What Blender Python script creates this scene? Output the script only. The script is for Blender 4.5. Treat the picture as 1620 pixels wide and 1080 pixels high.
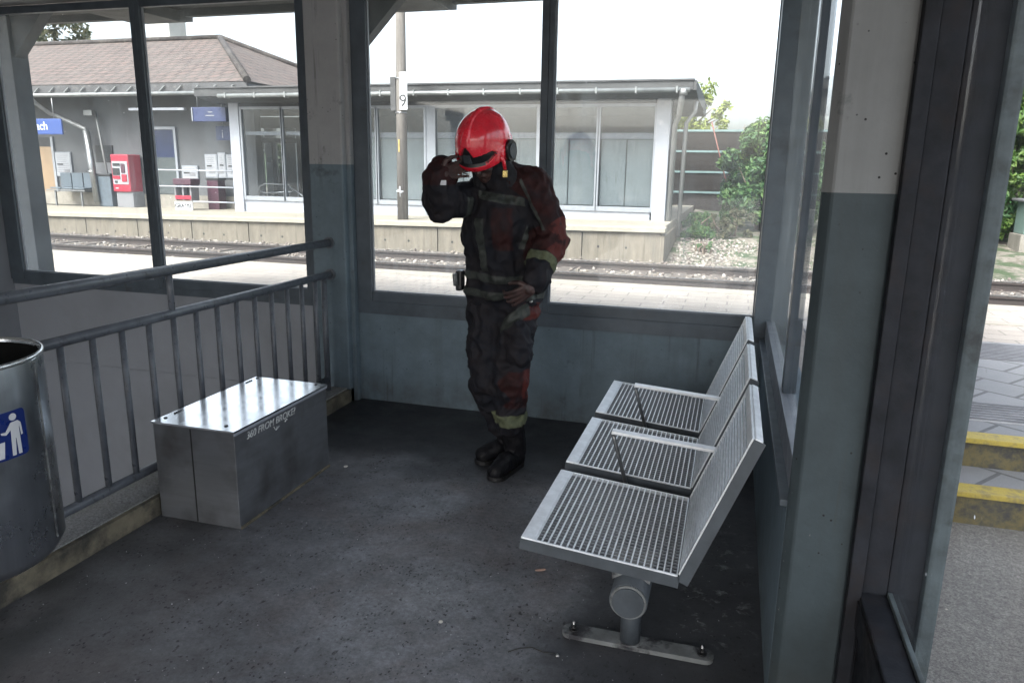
import bpy, bmesh, math, random
from mathutils import Vector, Matrix, noise
R = math.radians
random.seed(7)
for o in list(bpy.data.objects): bpy.data.objects.remove(o)
C = bpy.context.scene.collection
SC = bpy.context.scene

# ------------------------------------------------------------------ camera
cam = bpy.data.cameras.new('camera'); camo = bpy.data.objects.new('camera', cam); C.objects.link(camo)
_p, _y, _r = 0.22875, 0.28555, 0.01642
fw = Vector((-math.sin(_y)*math.cos(_p), math.cos(_y)*math.cos(_p), -math.sin(_p)))
rt = Vector((math.cos(_y), math.sin(_y), 0)); up = rt.cross(fw)
rt2 = rt*math.cos(_r)+up*math.sin(_r); up2 = -rt*math.sin(_r)+up*math.cos(_r)
camo.matrix_world = Matrix(((rt2.x, up2.x, -fw.x, 0), (rt2.y, up2.y, -fw.y, 0), (rt2.z, up2.z, -fw.z, 1.55), (0, 0, 0, 1)))
cam.sensor_width = 36; cam.lens = 36*1171.16/1620; cam.clip_start = .05; cam.clip_end = 1500
SC.camera = camo
# ------------------------------------------------------------------ world, sun, exposure
SUN_EL, SUN_ROT = 52, 200
w = bpy.data.worlds.new("World"); SC.world = w; w.use_nodes = True
nt = w.node_tree; nt.nodes.clear()
sky = nt.nodes.new('ShaderNodeTexSky'); sky.sky_type = 'NISHITA'; sky.sun_disc = False
sky.sun_elevation = R(SUN_EL); sky.sun_rotation = R(SUN_ROT); sky.air_density = 1.0; sky.dust_density = 6.0; sky.ozone_density = 1.0
hs = nt.nodes.new('ShaderNodeHueSaturation'); hs.inputs['Saturation'].default_value = .42
bg = nt.nodes.new('ShaderNodeBackground'); bg.inputs[1].default_value = 0.15
wo = nt.nodes.new('ShaderNodeOutputWorld')
nt.links.new(sky.outputs[0], hs.inputs['Color']); nt.links.new(hs.outputs[0], bg.inputs[0]); nt.links.new(bg.outputs[0], wo.inputs[0])
sun = bpy.data.lights.new('sun', 'SUN'); sun.energy = 1.0; sun.angle = R(20); sun.color = (1, .97, .92)
suno = bpy.data.objects.new('sun', sun); C.objects.link(suno)
_a = R(SUN_ROT); _e = R(SUN_EL)
sd = Vector((math.sin(_a)*math.cos(_e), math.cos(_a)*math.cos(_e), math.sin(_e)))
suno.rotation_euler = sd.to_track_quat('Z', 'Y').to_euler()
SC.view_settings.view_transform = 'Standard'; SC.view_settings.look = 'None'
SC.view_settings.exposure = 2.48; SC.view_settings.gamma = 1
SC.view_settings.use_curve_mapping = False
SC.render.engine = 'CYCLES'
SC.cycles.transparent_max_bounces = 16; SC.cycles.max_bounces = 8; SC.cycles.diffuse_bounces = 4

# ------------------------------------------------------------------ materials
MATS = {}
class N:
    def __init__(s, name):
        s.m = bpy.data.materials.new(name); s.m.use_nodes = True; s.t = s.m.node_tree; s.t.nodes.clear()
        s.out = s.n('OutputMaterial'); s.b = s.n('BsdfPrincipled'); s.l(s.b.outputs[0], s.out.inputs[0])
        s.tc = s.n('TexCoord'); MATS[name] = s.m
    def n(s, k, **kw):
        x = s.t.nodes.new('ShaderNode'+k)
        for a, v in kw.items(): setattr(x, a, v)
        return x
    def l(s, a, b): s.t.links.new(a, b)
    def co(s, sc=(1, 1, 1), src='Object'):
        mp = s.n('Mapping'); mp.inputs['Scale'].default_value = sc; s.l(s.tc.outputs[src], mp.inputs[0]); return mp.outputs[0]
    def noise(s, scale, detail=4, rough=.55, sc=(1, 1, 1), src='Object', dist=0):
        x = s.n('TexNoise'); x.inputs['Scale'].default_value = scale; x.inputs['Detail'].default_value = detail
        x.inputs['Roughness'].default_value = rough; x.inputs['Distortion'].default_value = dist
        s.l(s.co(sc, src), x.inputs['Vector']); return x.outputs['Fac']
    def vor(s, scale, sc=(1, 1, 1), feat='F1', rnd=1, dist=0):
        x = s.n('TexVoronoi', feature=feat); x.inputs['Scale'].default_value = scale; x.inputs['Randomness'].default_value = rnd
        c = s.co(sc)
        if dist:
            n = s.n('TexNoise'); n.inputs['Scale'].default_value = scale*1.3; s.l(c, n.inputs['Vector']); v = s.n('VectorMath', operation='MULTIPLY_ADD')
            s.l(n.outputs['Color'], v.inputs[0]); v.inputs[1].default_value = (dist,)*3; s.l(c, v.inputs[2]); c = v.outputs[0]
        s.l(c, x.inputs['Vector']); return x
    def ramp(s, fac, a, b, ca=(0, 0, 0, 1), cb=(1, 1, 1, 1)):
        x = s.n('ValToRGB'); e = x.color_ramp.elements; e[0].position = a; e[1].position = b; e[0].color = ca; e[1].color = cb
        s.l(fac, x.inputs[0]); return x.outputs[0]
    def rng(s, v, a, b, c=0, d=1):
        x = s.n('MapRange'); s.l(v, x.inputs[0])
        for i, q in enumerate((a, b, c, d)): x.inputs[1+i].default_value = q
        return x.outputs[0]
    def math(s, op, a, b=None):
        x = s.n('Math', operation=op)
        for i, q in enumerate((a, b)):
            if q is None: continue
            if isinstance(q, (int, float)): x.inputs[i].default_value = q
            else: s.l(q, x.inputs[i])
        return x.outputs[0]
    def mix(s, f, a, b, mode='MIX'):
        x = s.n('Mix', data_type='RGBA', blend_type=mode)
        for i, q in ((0, f), (6, a), (7, b)):
            if isinstance(q, (int, float)): x.inputs[i].default_value = q
            elif isinstance(q, tuple): x.inputs[i].default_value = (*q[:3], 1)
            else: s.l(q, x.inputs[i])
        return x.outputs[2]
    def col(s, c):
        if isinstance(c, tuple): s.b.inputs['Base Color'].default_value = (*c[:3], 1)
        else: s.l(c, s.b.inputs['Base Color'])
    def rough(s, v):
        if isinstance(v, (int, float)): s.b.inputs['Roughness'].default_value = v
        else: s.l(v, s.b.inputs['Roughness'])
    def bump(s, h, st=.3, d=.01):
        x = s.n('Bump'); x.inputs['Strength'].default_value = st; x.inputs['Distance'].default_value = d
        s.l(h, x.inputs['Height']); s.l(x.outputs[0], s.b.inputs['Normal']); return x
    def xyz(s):
        x = s.n('SeparateXYZ'); s.l(s.tc.outputs['Object'], x.inputs[0]); return x.outputs
    def attr(s, nm):
        x = s.n('Attribute'); x.attribute_name = nm; return x.outputs['Fac']

def mat(name, c, rough=.6, metal=0, var=.25, scale=6, bump=.15, bs=60, sc=(1, 1, 1), grime=None, gs=3, ga=.5, gb=.75, spec=.5, coat=0, bd=.004):
    """plain surface: base colour with uneven tone, fine bump and optional grime patches"""
    m = N(name); f = m.noise(scale, 6, .6, sc)
    lo = tuple(x*(1-var) for x in c); hi = tuple(min(1, x*(1+var)) for x in c)
    k = m.mix(m.rng(f, .3, .7), lo, hi)
    if grime: k = m.mix(m.rng(m.noise(gs, 6, .65, sc), ga, gb), k, grime)
    m.col(k); m.rough(m.rng(m.noise(scale*2.3, 4), .3, .7, max(.02, rough-.1), min(1, rough+.1)))
    m.b.inputs['Metallic'].default_value = metal; m.b.inputs['Specular IOR Level'].default_value = spec
    m.b.inputs['Coat Weight'].default_value = coat; m.b.inputs['Coat Roughness'].default_value = .08
    if bump: m.bump(m.noise(bs, 4, .6, sc), bump, bd)
    return m.m

mat('steel_paint', (.088, .112, .135), .42, 0, .16, 9, .12, 120, grime=(.035, .035, .035), gs=5, ga=.55, gb=.8)
mat('dark_paint', (.068, .086, .105), .45, 0, .2, 9, .12, 120, grime=(.05, .045, .04), gs=6, ga=.6, gb=.85)
mat('rail_paint', (.098, .108, .125), .36, 0, .2, 14, .15, 160, grime=(.03, .03, .03), gs=20, ga=.55, gb=.75)
mat('liner_black', (.006, .006, .006), .9, 0, .2, spec=.05)
mat('near_frame', (.020, .022, .027), .62, 0, .35, 12, .2, 120, grime=(.026, .022, .022), gs=7, ga=.5, gb=.75, spec=.16)
mat('post_edge', (.080, .100, .106), .6, 0, .3, 14, .2, 100, grime=(.03, .035, .035), gs=9, ga=.5, gb=.7)
mat('arm_steel', (.82, .84, .86), .38, .1, .1, 30, .05, 200)
mat('post_paint', (.022, .029, .038), .55, 0, .2, 8, .15, 60)
mat('ceiling_paint', (.34, .35, .36), .8, 0, .2, 3, .2, 40)
mat('galvanised', (.26, .27, .28), .38, .85, .2, 25, .1, 90, grime=(.2, .2, .2), gs=12)
mat('bench_steel', (.74, .77, .80), .40, .15, .12, 30, .05, 200)
mat('bench_frame', (.052, .062, .072), .5, .0, .2, 14, .12, 150)
mat('cast_base', (.20, .21, .21), .55, .4, .3, 12, .35, 60, grime=(.05, .05, .055), gs=9, ga=.5, gb=.62)
mat('bolt_steel', (.5, .5, .5), .3, .9)
mat('concrete', (.20, .185, .16), .85, 0, .2, 4, .3, 60, grime=(.15, .135, .11), gs=2.5, ga=.48, gb=.75)
mat('render_white', (.40, .40, .38), .75, 0, .06, 4, .1, 50, grime=(.42, .42, .42), gs=3, ga=.6, gb=.85)
mat('white_metal', (.27, .285, .32), .45, 0, .05, 5, .05, 60, grime=(.5, .5, .5), gs=4, ga=.6, gb=.9)
mat('frame_grey', (.22, .235, .26), .45, .2, .08)
mat('gutter_zinc', (.19, .20, .20), .45, .4, .2, 5, .1, 60)
mat('zinc_pipe', (.20, .205, .205), .5, .3, .25, 5, .1, 60, sc=(1, 1, .2))
mat('dark_wood', (.045, .045, .046), .7, 0, .35, 4, .3, 30, sc=(.2, 1, 1))
mat('fascia', (.055, .055, .058), .7, 0, .3, 3, .2, 30, grime=(.13, .125, .115), gs=6, ga=.6, gb=.75)
mat('black_rubber', (.012, .012, .013), .5)
mat('black_plastic', (.02, .02, .022), .35)
mat('sign_blue', (.025, .055, .19), .4, 0, .05)
mat('sticker_blue', (.008, .022, .13), .3, 0, .08, 12, .02)
mat('navy_sign', (.025, .035, .09), .35, 0, .1)
mat('white_plastic', (.55, .56, .58), .45, 0, .04)
mat('paper_white', (.24, .25, .27), .6, 0, .06)
mat('machine_red', (.26, .014, .032), .35, 0, .1)
mat('machine_grey', (.15, .15, .16), .5, 0, .1)
mat('magenta_dark', (.05, .018, .03), .45, 0, .2)
mat('door_tan', (.20, .14, .085), .6, 0, .12, 5, .1, 30, sc=(1, 1, .3))
mat('seat_blue', (.085, .105, .125), .5, .2, .1)
mat('brass', (.45, .36, .14), .35, .8)
mat('graffiti_ink', (.50, .51, .50), .6, 0, .35, 40)
mat('leaf_litter', (.30, .20, .16), .8, 0, .4, 80)
mat('pale_litter', (.55, .54, .5), .7, 0, .2, 80)
mat('wire_black', (.02, .02, .02), .5)
mat('wood_pole', (.13, .118, .108), .85, 0, .3, 4, .5, 30, sc=(6, 6, .6), grime=(.12, .11, .10), gs=3)
mat('cabinet_green', (.13, .19, .17), .6, 0, .1)
mat('red_pole', (.13, .045, .035), .6)
mat('rusty_rail', (.045, .036, .033), .6, .2, .25, 8, .2, 60, sc=(.3, 1, 1))
mat('rail_head', (.2, .19, .19), .3, .8, .15, 8, .05, 60, sc=(.3, 1, 1))
mat('sleeper_wood', (.07, .058, .05), .9, 0, .3, 6, .4, 30)
mat('bark', (.12, .09, .07), .9, 0, .3, 8, .6, 30)
mat('curtain', (.24, .258, .262), .8, 0, .05, 2, .05, 8)
mat('interior_dark', (.09, .10, .10), .8, 0, .1)
mat('interior_floor', (.2, .2, .2), .5, 0, .1)
mat('boot_black', (.006, .006, .008), .6, 0, .4, 20, .4, 60, grime=(.02, .02, .02), gs=14, ga=.58, gb=.75, spec=.25)
mat('clear_silver', (.7, .72, .72), .2, .9)
mat('grit', (.35, .35, .36), .7, 0, .5, 200)

# brushed steel for the bin, box
def brushed(name, c, rough, sc, dirt, metal=1):
    m = N(name); f = m.noise(40, 3, .6, sc); d = m.noise(4, 4, .55)
    k = m.mix(m.rng(f, .3, .7), tuple(x*.85 for x in c), c)
    k = m.mix(m.rng(d, .45, .75, 0, .8), k, dirt); m.col(k)
    m.b.inputs['Metallic'].default_value = metal
    m.rough(m.rng(m.noise(7, 6, .7), .3, .7, rough-.08, rough+.12)); m.bump(f, .02, .001); return m.m
brushed('brushed_bin', (.46, .49, .53), .30, (1, 1, .06), (.24, .26, .28))
brushed('brushed_box', (.20, .21, .225), .42, (.08, .08, 1), (.055, .050, .045), .6)
m = N('polished_lid'); k = m.mix(m.rng(m.noise(6, 6, .6), .45, .75, 0, .5), (.93, .94, .95), (.66, .66, .66))
v = m.vor(22); k = m.mix(m.rng(v.outputs['Distance'], .05, .09, .8, 0), k, (.15, .14, .13)) if False else k
m.col(k); m.b.inputs['Metallic'].default_value = 1; m.rough(m.rng(m.noise(9, 6, .7), .3, .7, .13, .26)); m.bump(m.noise(3, 2), .02, .01)

# shelter wall: two-tone paint, paler above 1.53 m
def twotone(name, zc, lower, upper):
    m = N(name); x = m.xyz(); f = m.noise(7, 6, .65); st = m.noise(9, 5, .6, (1, 1, .08))
    lo = m.mix(m.rng(f, .3, .7), tuple(q*.82 for q in lower), tuple(q*1.15 for q in lower))
    hi = m.mix(m.rng(f, .3, .7), tuple(q*.92 for q in upper), tuple(q*1.06 for q in upper))
    k = m.mix(m.math('GREATER_THAN', x[2], zc), lo, hi)
    k = m.mix(m.rng(st, .5, .8, 0, .28), k, (.045, .045, .04))
    k = m.mix(m.rng(m.noise(5, 7, .7), .62, .72, 0, .55), k, (.035, .04, .042))
    v = m.vor(26); dots = m.rng(v.outputs['Distance'], .06, .09, 1, 0)
    dots = m.math('MULTIPLY', dots, m.rng(m.noise(3.1, 3), .50, .56)); k = m.mix(dots, k, (.01, .01, .01))
    dr = m.math('MULTIPLY', m.rng(m.noise(30, 4, .6, (1, 1, .03)), .58, .68), m.rng(m.noise(4, 5, .6, (1, 1, .4)), .5, .6)); k = m.mix(m.math('MULTIPLY', dr, .5), k, (.05, .055, .055))
    ch = m.math('MULTIPLY', m.rng(m.noise(55, 5, .7), .66, .70), m.rng(m.noise(6, 3), .5, .58)); k = m.mix(m.math('MULTIPLY', ch, .6), k, (.22, .22, .21))
    low = m.math('MULTIPLY', m.rng(x[2], 0, .22, 1, 0), m.rng(m.noise(6, 6, .7), .35, .7))
    k = m.mix(m.math('MULTIPLY', low, .7), k, (.055, .045, .032)); m.col(k); m.rough(.6); m.b.inputs['Specular IOR Level'].default_value = .25
    m.bump(m.noise(70, 5, .6), .25, .004); return m.m
twotone('wall_paint', 1.56, (.135, .178, .208), (.33, .34, .35))
twotone('column_paint', 1.506, (.050, .066, .073), (.205, .212, .212))
mat('stair_wall_paint', (.25, .268, .30), .7, 0, .07, 1.5, .1, 60, grime=(.19, .20, .215), gs=1.2, ga=.45, gb=.8)

# shelter floor: worn dark screed, soot and water by the back wall
m = N('floor_screed'); x = m.xyz()
f1 = m.noise(1.6, 6, .6); f2 = m.noise(14, 8, .7); f3 = m.noise(180, 3, .7)
k = m.mix(m.rng(f1, .35, .65), (.098, .103, .113), (.245, .260, .284))
k = m.mix(m.rng(m.noise(2.3, 5, .6, (1, 1, 1), 'Object', .5), .46, .66, 0, .7), k, (.135, .115, .112))
k = m.mix(m.rng(f2, .38, .72, 0, .62), k, (.068, .070, .075))
k = m.mix(.45, k, m.mix(m.rng(m.noise(55, 6, .75), .34, .66), (.22, .22, .22), (.82, .82, .82)), 'OVERLAY')
k = m.mix(.35, k, m.mix(m.rng(f3, .25, .75), (.25, .25, .25), (.8, .8, .8)), 'OVERLAY')
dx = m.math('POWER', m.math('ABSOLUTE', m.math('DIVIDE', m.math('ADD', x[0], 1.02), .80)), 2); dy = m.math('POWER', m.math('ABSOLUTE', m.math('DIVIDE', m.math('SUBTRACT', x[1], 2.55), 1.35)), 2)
sheen_oval = m.math('ADD', m.math('SUBTRACT', 1, m.math('ADD', dx, dy)), m.math('MULTIPLY', m.math('SUBTRACT', m.noise(2.4, 7, .7), .5), 2.0))
k = m.mix(m.rng(sheen_oval, -.25, .75, .62, 0), k, m.mix(m.rng(m.noise(8, 7, .7), .35, .65), (.040, .038, .038), (.092, .090, .094)))  # floor toned down outside an oval, painting in the window sheen mid-floor
# soot / wet area by the back wall; darker zones by bench and kerb
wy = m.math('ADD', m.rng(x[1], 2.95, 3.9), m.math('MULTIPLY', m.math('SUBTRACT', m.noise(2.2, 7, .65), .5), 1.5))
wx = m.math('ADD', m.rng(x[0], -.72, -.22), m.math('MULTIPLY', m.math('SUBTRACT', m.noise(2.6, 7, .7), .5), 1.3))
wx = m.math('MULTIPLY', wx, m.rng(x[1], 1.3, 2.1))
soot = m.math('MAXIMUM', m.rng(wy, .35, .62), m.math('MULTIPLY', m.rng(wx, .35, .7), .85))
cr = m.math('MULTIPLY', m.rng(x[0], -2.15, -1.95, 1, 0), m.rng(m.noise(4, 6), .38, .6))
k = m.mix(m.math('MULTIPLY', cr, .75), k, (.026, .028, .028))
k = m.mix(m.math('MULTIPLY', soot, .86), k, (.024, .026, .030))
# dark pits
v = m.vor(58, (1, .75, 1), dist=.022); pits = m.rng(v.outputs['Distance'], .16, .30, 1, 0)
pits = m.math('MULTIPLY', pits, m.rng(m.noise(6, 6, .75), .47, .55)); k = m.mix(m.math('MULTIPLY', pits, .85), k, (.012, .012, .014))
v = m.vor(30, (1, .6, 1), dist=.035); p2 = m.math('MULTIPLY', m.rng(v.outputs['Distance'], .12, .24, 1, 0), m.rng(m.noise(5, 6, .75), .49, .57)); k = m.mix(m.math('MULTIPLY', p2, .8), k, (.012, .011, .012))
# pale flecks and lime bloom
v = m.vor(38); fl = m.math('MULTIPLY', m.rng(v.outputs['Distance'], .05, .1, 1, 0), m.rng(m.noise(9, 3), .54, .6)); k = m.mix(m.math('MULTIPLY', fl, .7), k, (.32, .32, .33))
v = m.vor(13, (1, 1, 1), 'DISTANCE_TO_EDGE', dist=.12); bl = m.rng(v.outputs['Distance'], .02, .14, 1, 0)
bl = m.math('MULTIPLY', bl, m.rng(m.noise(11, 6, .75), .52, .64)); bl = m.math('MULTIPLY', bl, m.math('MULTIPLY', m.rng(x[0], -.12, .0), m.rng(x[0], .2, .13)))
bl = m.math('MULTIPLY', bl, m.math('MULTIPLY', m.rng(x[1], 2.2, 2.4), m.rng(x[1], 3.3, 2.8))); k = m.mix(bl, k, (.26, .27, .28))
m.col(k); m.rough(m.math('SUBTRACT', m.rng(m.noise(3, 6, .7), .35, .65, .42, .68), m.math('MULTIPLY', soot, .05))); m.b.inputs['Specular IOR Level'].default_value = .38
hh = m.math('ADD', m.math('MULTIPLY', m.noise(120, 5, .7), .5), m.math('MULTIPLY', pits, -.8)); m.bump(hh, .35, .006)

# kerb
m = N('kerb_concrete'); x = m.xyz(); k = m.mix(m.rng(m.noise(120, 4, .7), .3, .7), (.10, .10, .10), (.34, .34, .34))
k = m.mix(m.rng(m.noise(5, 5), .4, .7, 0, .5), k, (.2, .19, .16)); m.col(k); m.rough(.85); m.bump(m.noise(90, 4, .7), .5, .006)
mat('kerb_front', (.155, .135, .095), .85, 0, .35, 7, .4, 60, grime=(.045, .042, .035), gs=6, ga=.42, gb=.6)

# outdoor grounds
m = N('asphalt'); k = m.mix(m.rng(m.noise(150, 4, .7), .3, .7), (.070, .062, .056), (.30, .28, .255)); k = m.mix(m.rng(m.noise(1.5, 5), .4, .7, 0, .4), k, (.10, .092, .082))
k = m.mix(.5, k, m.mix(m.rng(m.noise(38, 5, .75), .32, .68), (.2, .2, .2), (.85, .85, .85)), 'OVERLAY')
v = m.vor(14); fl = m.math('MULTIPLY', m.rng(v.outputs['Distance'], .05, .09, 1, 0), m.rng(m.noise(4, 3), .5, .6)); k = m.mix(fl, k, (.5, .45, .38))
m.col(k); m.rough(.9); m.bump(m.noise(120, 4, .7), .6, .008)
def paving(name, c1, c2, mortar, bw, bh, rot=0, ms=.008, off=.5):
    m = N(name); mp = m.n('Mapping'); mp.inputs['Rotation'].default_value = (0, 0, rot); m.l(m.tc.outputs['Object'], mp.inputs[0])
    b = m.n('TexBrick'); m.l(mp.outputs[0], b.inputs['Vector']); b.offset = off
    b.inputs['Scale'].default_value = 1; b.inputs['Brick Width'].default_value = bw; b.inputs['Row Height'].default_value = bh
    b.inputs['Mortar Size'].default_value = ms; b.inputs['Mortar Smooth'].default_value = .2
    b.inputs['Color1'].default_value = (*c1, 1); b.inputs['Color2'].default_value = (*c2, 1); b.inputs['Mortar'].default_value = (*mortar, 1)
    k = m.mix(m.rng(m.noise(2.5, 6, .6), .4, .75, 0, .45), b.outputs['Color'], tuple(q*.62 for q in c1))
    k = m.mix(m.rng(m.noise(60, 3, .6), .3, .7, 0, .3), k, tuple(q*.75 for q in c2))
    m.col(k); m.rough(.85); m.bump(b.outputs['Fac'], -.4, .006); return m.m
paving('paving_sand', (.27, .238, .205), (.32, .285, .25), (.14, .125, .11), .4, .2)
paving('paving_grey', (.20, .20, .205), (.235, .235, .24), (.08, .08, .08), .3, .3, R(38), .012)
paving('paving_pale', (.205, .188, .150), (.235, .215, .175), (.22, .2, .18), 1.0, .4)
mat('edge_stone', (.245, .225, .185), .8, 0, .08, 6, .2, 60, grime=(.35, .32, .28), gs=5, ga=.55, gb=.8)
mat('tactile_dark', (.13, .13, .14), .7)
mat('tactile_light', (.36, .36, .37), .7)
m = N('yellow_paint'); k = m.mix(m.rng(m.noise(14, 7, .75), .50, .64), (.40, .30, .04), (.22, .17, .06)); k = m.mix(m.rng(m.noise(50, 3, .6), .6, .75, 0, .6), k, (.1, .09, .07)); m.col(k); m.rough(.6); m.bump(m.noise(60, 4), .3, .004)
m = N('riser_paint'); k = m.mix(m.rng(m.noise(16, 7, .7), .42, .62), (.12, .092, .028), (.03, .028, .026)); m.col(k); m.rough(.7); m.bump(m.noise(60, 4), .3, .004)
m = N('ballast'); v = m.vor(16); k = m.mix(v.outputs['Color'], (.060, .048, .042), (.22, .20, .18)); k = m.mix(m.rng(m.noise(1, 4), .4, .7, 0, .4), k, (.2, .17, .14)); k = m.mix(m.rng(v.outputs['Distance'], .35, .6, 0, .8), k, (.05, .045, .04)); m.col(k); m.rough(.9); m.bump(v.outputs['Distance'], -1, .05)
m = N('rubble_soil'); v = m.vor(12); k = m.mix(v.outputs['Color'], (.075, .065, .048), (.19, .17, .145)); k = m.mix(m.rng(m.noise(1.6, 6, .7), .44, .54), k, (.030, .048, .018)); m.col(k); m.rough(.95); m.bump(v.outputs['Distance'], -.8, .05)
m = N('panel_concrete'); f = m.noise(5, 6, .6, (1, 1, .3)); k = m.mix(m.rng(f, .3, .7), (.100, .088, .070), (.170, .150, .120))
st = m.noise(14, 5, .7, (1, 1, .04)); k = m.mix(m.rng(st, .50, .72, 0, .7), k, (.050, .043, .034))
m.col(k); m.rough(.9); m.bump(m.noise(50, 4), .3, .006)
m = N('roof_tiles'); mp = m.n('Mapping'); m.l(m.tc.outputs['UV'], mp.inputs[0]); b = m.n('TexBrick'); m.l(mp.outputs[0], b.inputs['Vector'])
for n_, v_ in (('Scale', 1), ('Brick Width', .34), ('Row Height', .36), ('Mortar Size', .045), ('Mortar Smooth', .6)): b.inputs[n_].default_value = v_
b.inputs['Color1'].default_value = (.100, .070, .060, 1); b.inputs['Color2'].default_value = (.070, .051, .045, 1); b.inputs['Mortar'].default_value = (.016, .012, .012, 1)
k = m.mix(m.rng(m.noise(1.3, 6, .6), .4, .7, 0, .5), b.outputs['Color'], (.085, .075, .068)); k = m.mix(m.rng(m.noise(9, 4), .55, .75, 0, .5), k, (.13, .115, .10)); m.col(k); m.rough(.85); m.bump(b.outputs['Fac'], -.7, .03)
m = N('fence_board'); m.b.inputs['Specular IOR Level'].default_value = .1; f = m.noise(3, 6, .6, (.3, 1, 4)); k = m.mix(m.rng(f, .3, .7), (.012, .0105, .010), (.026, .022, .021)); m.col(k); m.rough(.8); m.bump(m.noise(20, 4, .6, (.2, 1, 3)), .4, .01)
mat('fence_beam', (.11, .165, .165), .8, 0, .15)
mat('render_grey', (.085, .088, .094), .9, 0, .10, 2.5, .2, 60, grime=(.075, .075, .078), gs=1.5, ga=.5, gb=.8)
m = N('hill_green'); k = m.mix(m.rng(m.noise(.06, 6, .7), .35, .65), (.05, .08, .04), (.09, .12, .06)); m.col(k); m.rough(1)

def leafmat(name, a, b, c):
    m = N(name); g = m.n('NewGeometry'); x = m.n('ValToRGB'); m.l(g.outputs['Random Per Island'], x.inputs[0])
    e = x.color_ramp.elements; e[0].color = (*a, 1); e[1].color = (*c, 1); e.new(.5).color = (*b, 1)
    m.col(x.outputs[0]); m.rough(.5); m.b.inputs['Specular IOR Level'].default_value = .4
    tr = m.n('BsdfTranslucent'); m.l(x.outputs[0], tr.inputs[0]); mx = m.n('MixShader'); mx.inputs[0].default_value = .35
    m.l(m.b.outputs[0], mx.inputs[1]); m.l(tr.outputs[0], mx.inputs[2]); m.l(mx.outputs[0], m.out.inputs[0])
leafmat('leaf_bush', (.028, .078, .028), (.050, .120, .040), (.110, .190, .055))
leafmat('leaf_bright', (.035, .085, .018), (.065, .13, .025), (.13, .20, .04))
leafmat('leaf_yellow', (.12, .16, .035), (.18, .22, .05), (.25, .28, .08))
leafmat('leaf_dull', (.035, .05, .022), (.065, .075, .038), (.12, .11, .06))

def glass(name, dust, tint=(.93, .95, .96), dusty=(.7, .75, .8), fk=.8):
    m = N(name); m.t.nodes.remove(m.b)
    lw = m.n('LayerWeight'); lw.inputs[0].default_value = .5
    fr = m.math('ADD', m.math('MULTIPLY', m.math('POWER', lw.outputs['Facing'], 5.2), fk), .04)
    tr = m.n('BsdfTransparent'); tr.inputs[0].default_value = (*tint, 1)
    gl = m.n('BsdfGlossy'); gl.inputs['Roughness'].default_value = .03
    df = m.n('BsdfTranslucent'); df.inputs[0].default_value = (*dusty, 1)
    dm = m.rng(m.noise(2.2, 8, .7), .3, .75, dust*.4, dust*1.6)
    v = m.vor(11); spk = m.rng(v.outputs['Distance'], .03, .06, .5, 0); spk = m.math('MULTIPLY', spk, m.rng(m.noise(2.7, 2), .56, .6))
    stk = m.math('MULTIPLY', m.rng(m.noise(14, 5, .65, (1, 1, .10)), .52, .75), m.rng(m.noise(1.6, 4), .42, .62, 0, dust*2.2)); dm = m.math('ADD', dm, stk)
    dm = m.math('MAXIMUM', dm, spk)
    a = m.n('MixShader'); m.l(fr, a.inputs[0]); m.l(tr.outputs[0], a.inputs[1]); m.l(gl.outputs[0], a.inputs[2])
    b = m.n('MixShader'); m.l(dm, b.inputs[0]); m.l(a.outputs[0], b.inputs[1]); m.l(df.outputs[0], b.inputs[2])
    m.l(b.outputs[0], m.out.inputs[0])
glass('dusty_glass', .058, (.92, .945, .945), (.68, .74, .75))
glass('clean_glass', .006, fk=.4)
glass('far_glass', .08, (.82, .84, .85), (.5, .52, .53))

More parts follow.
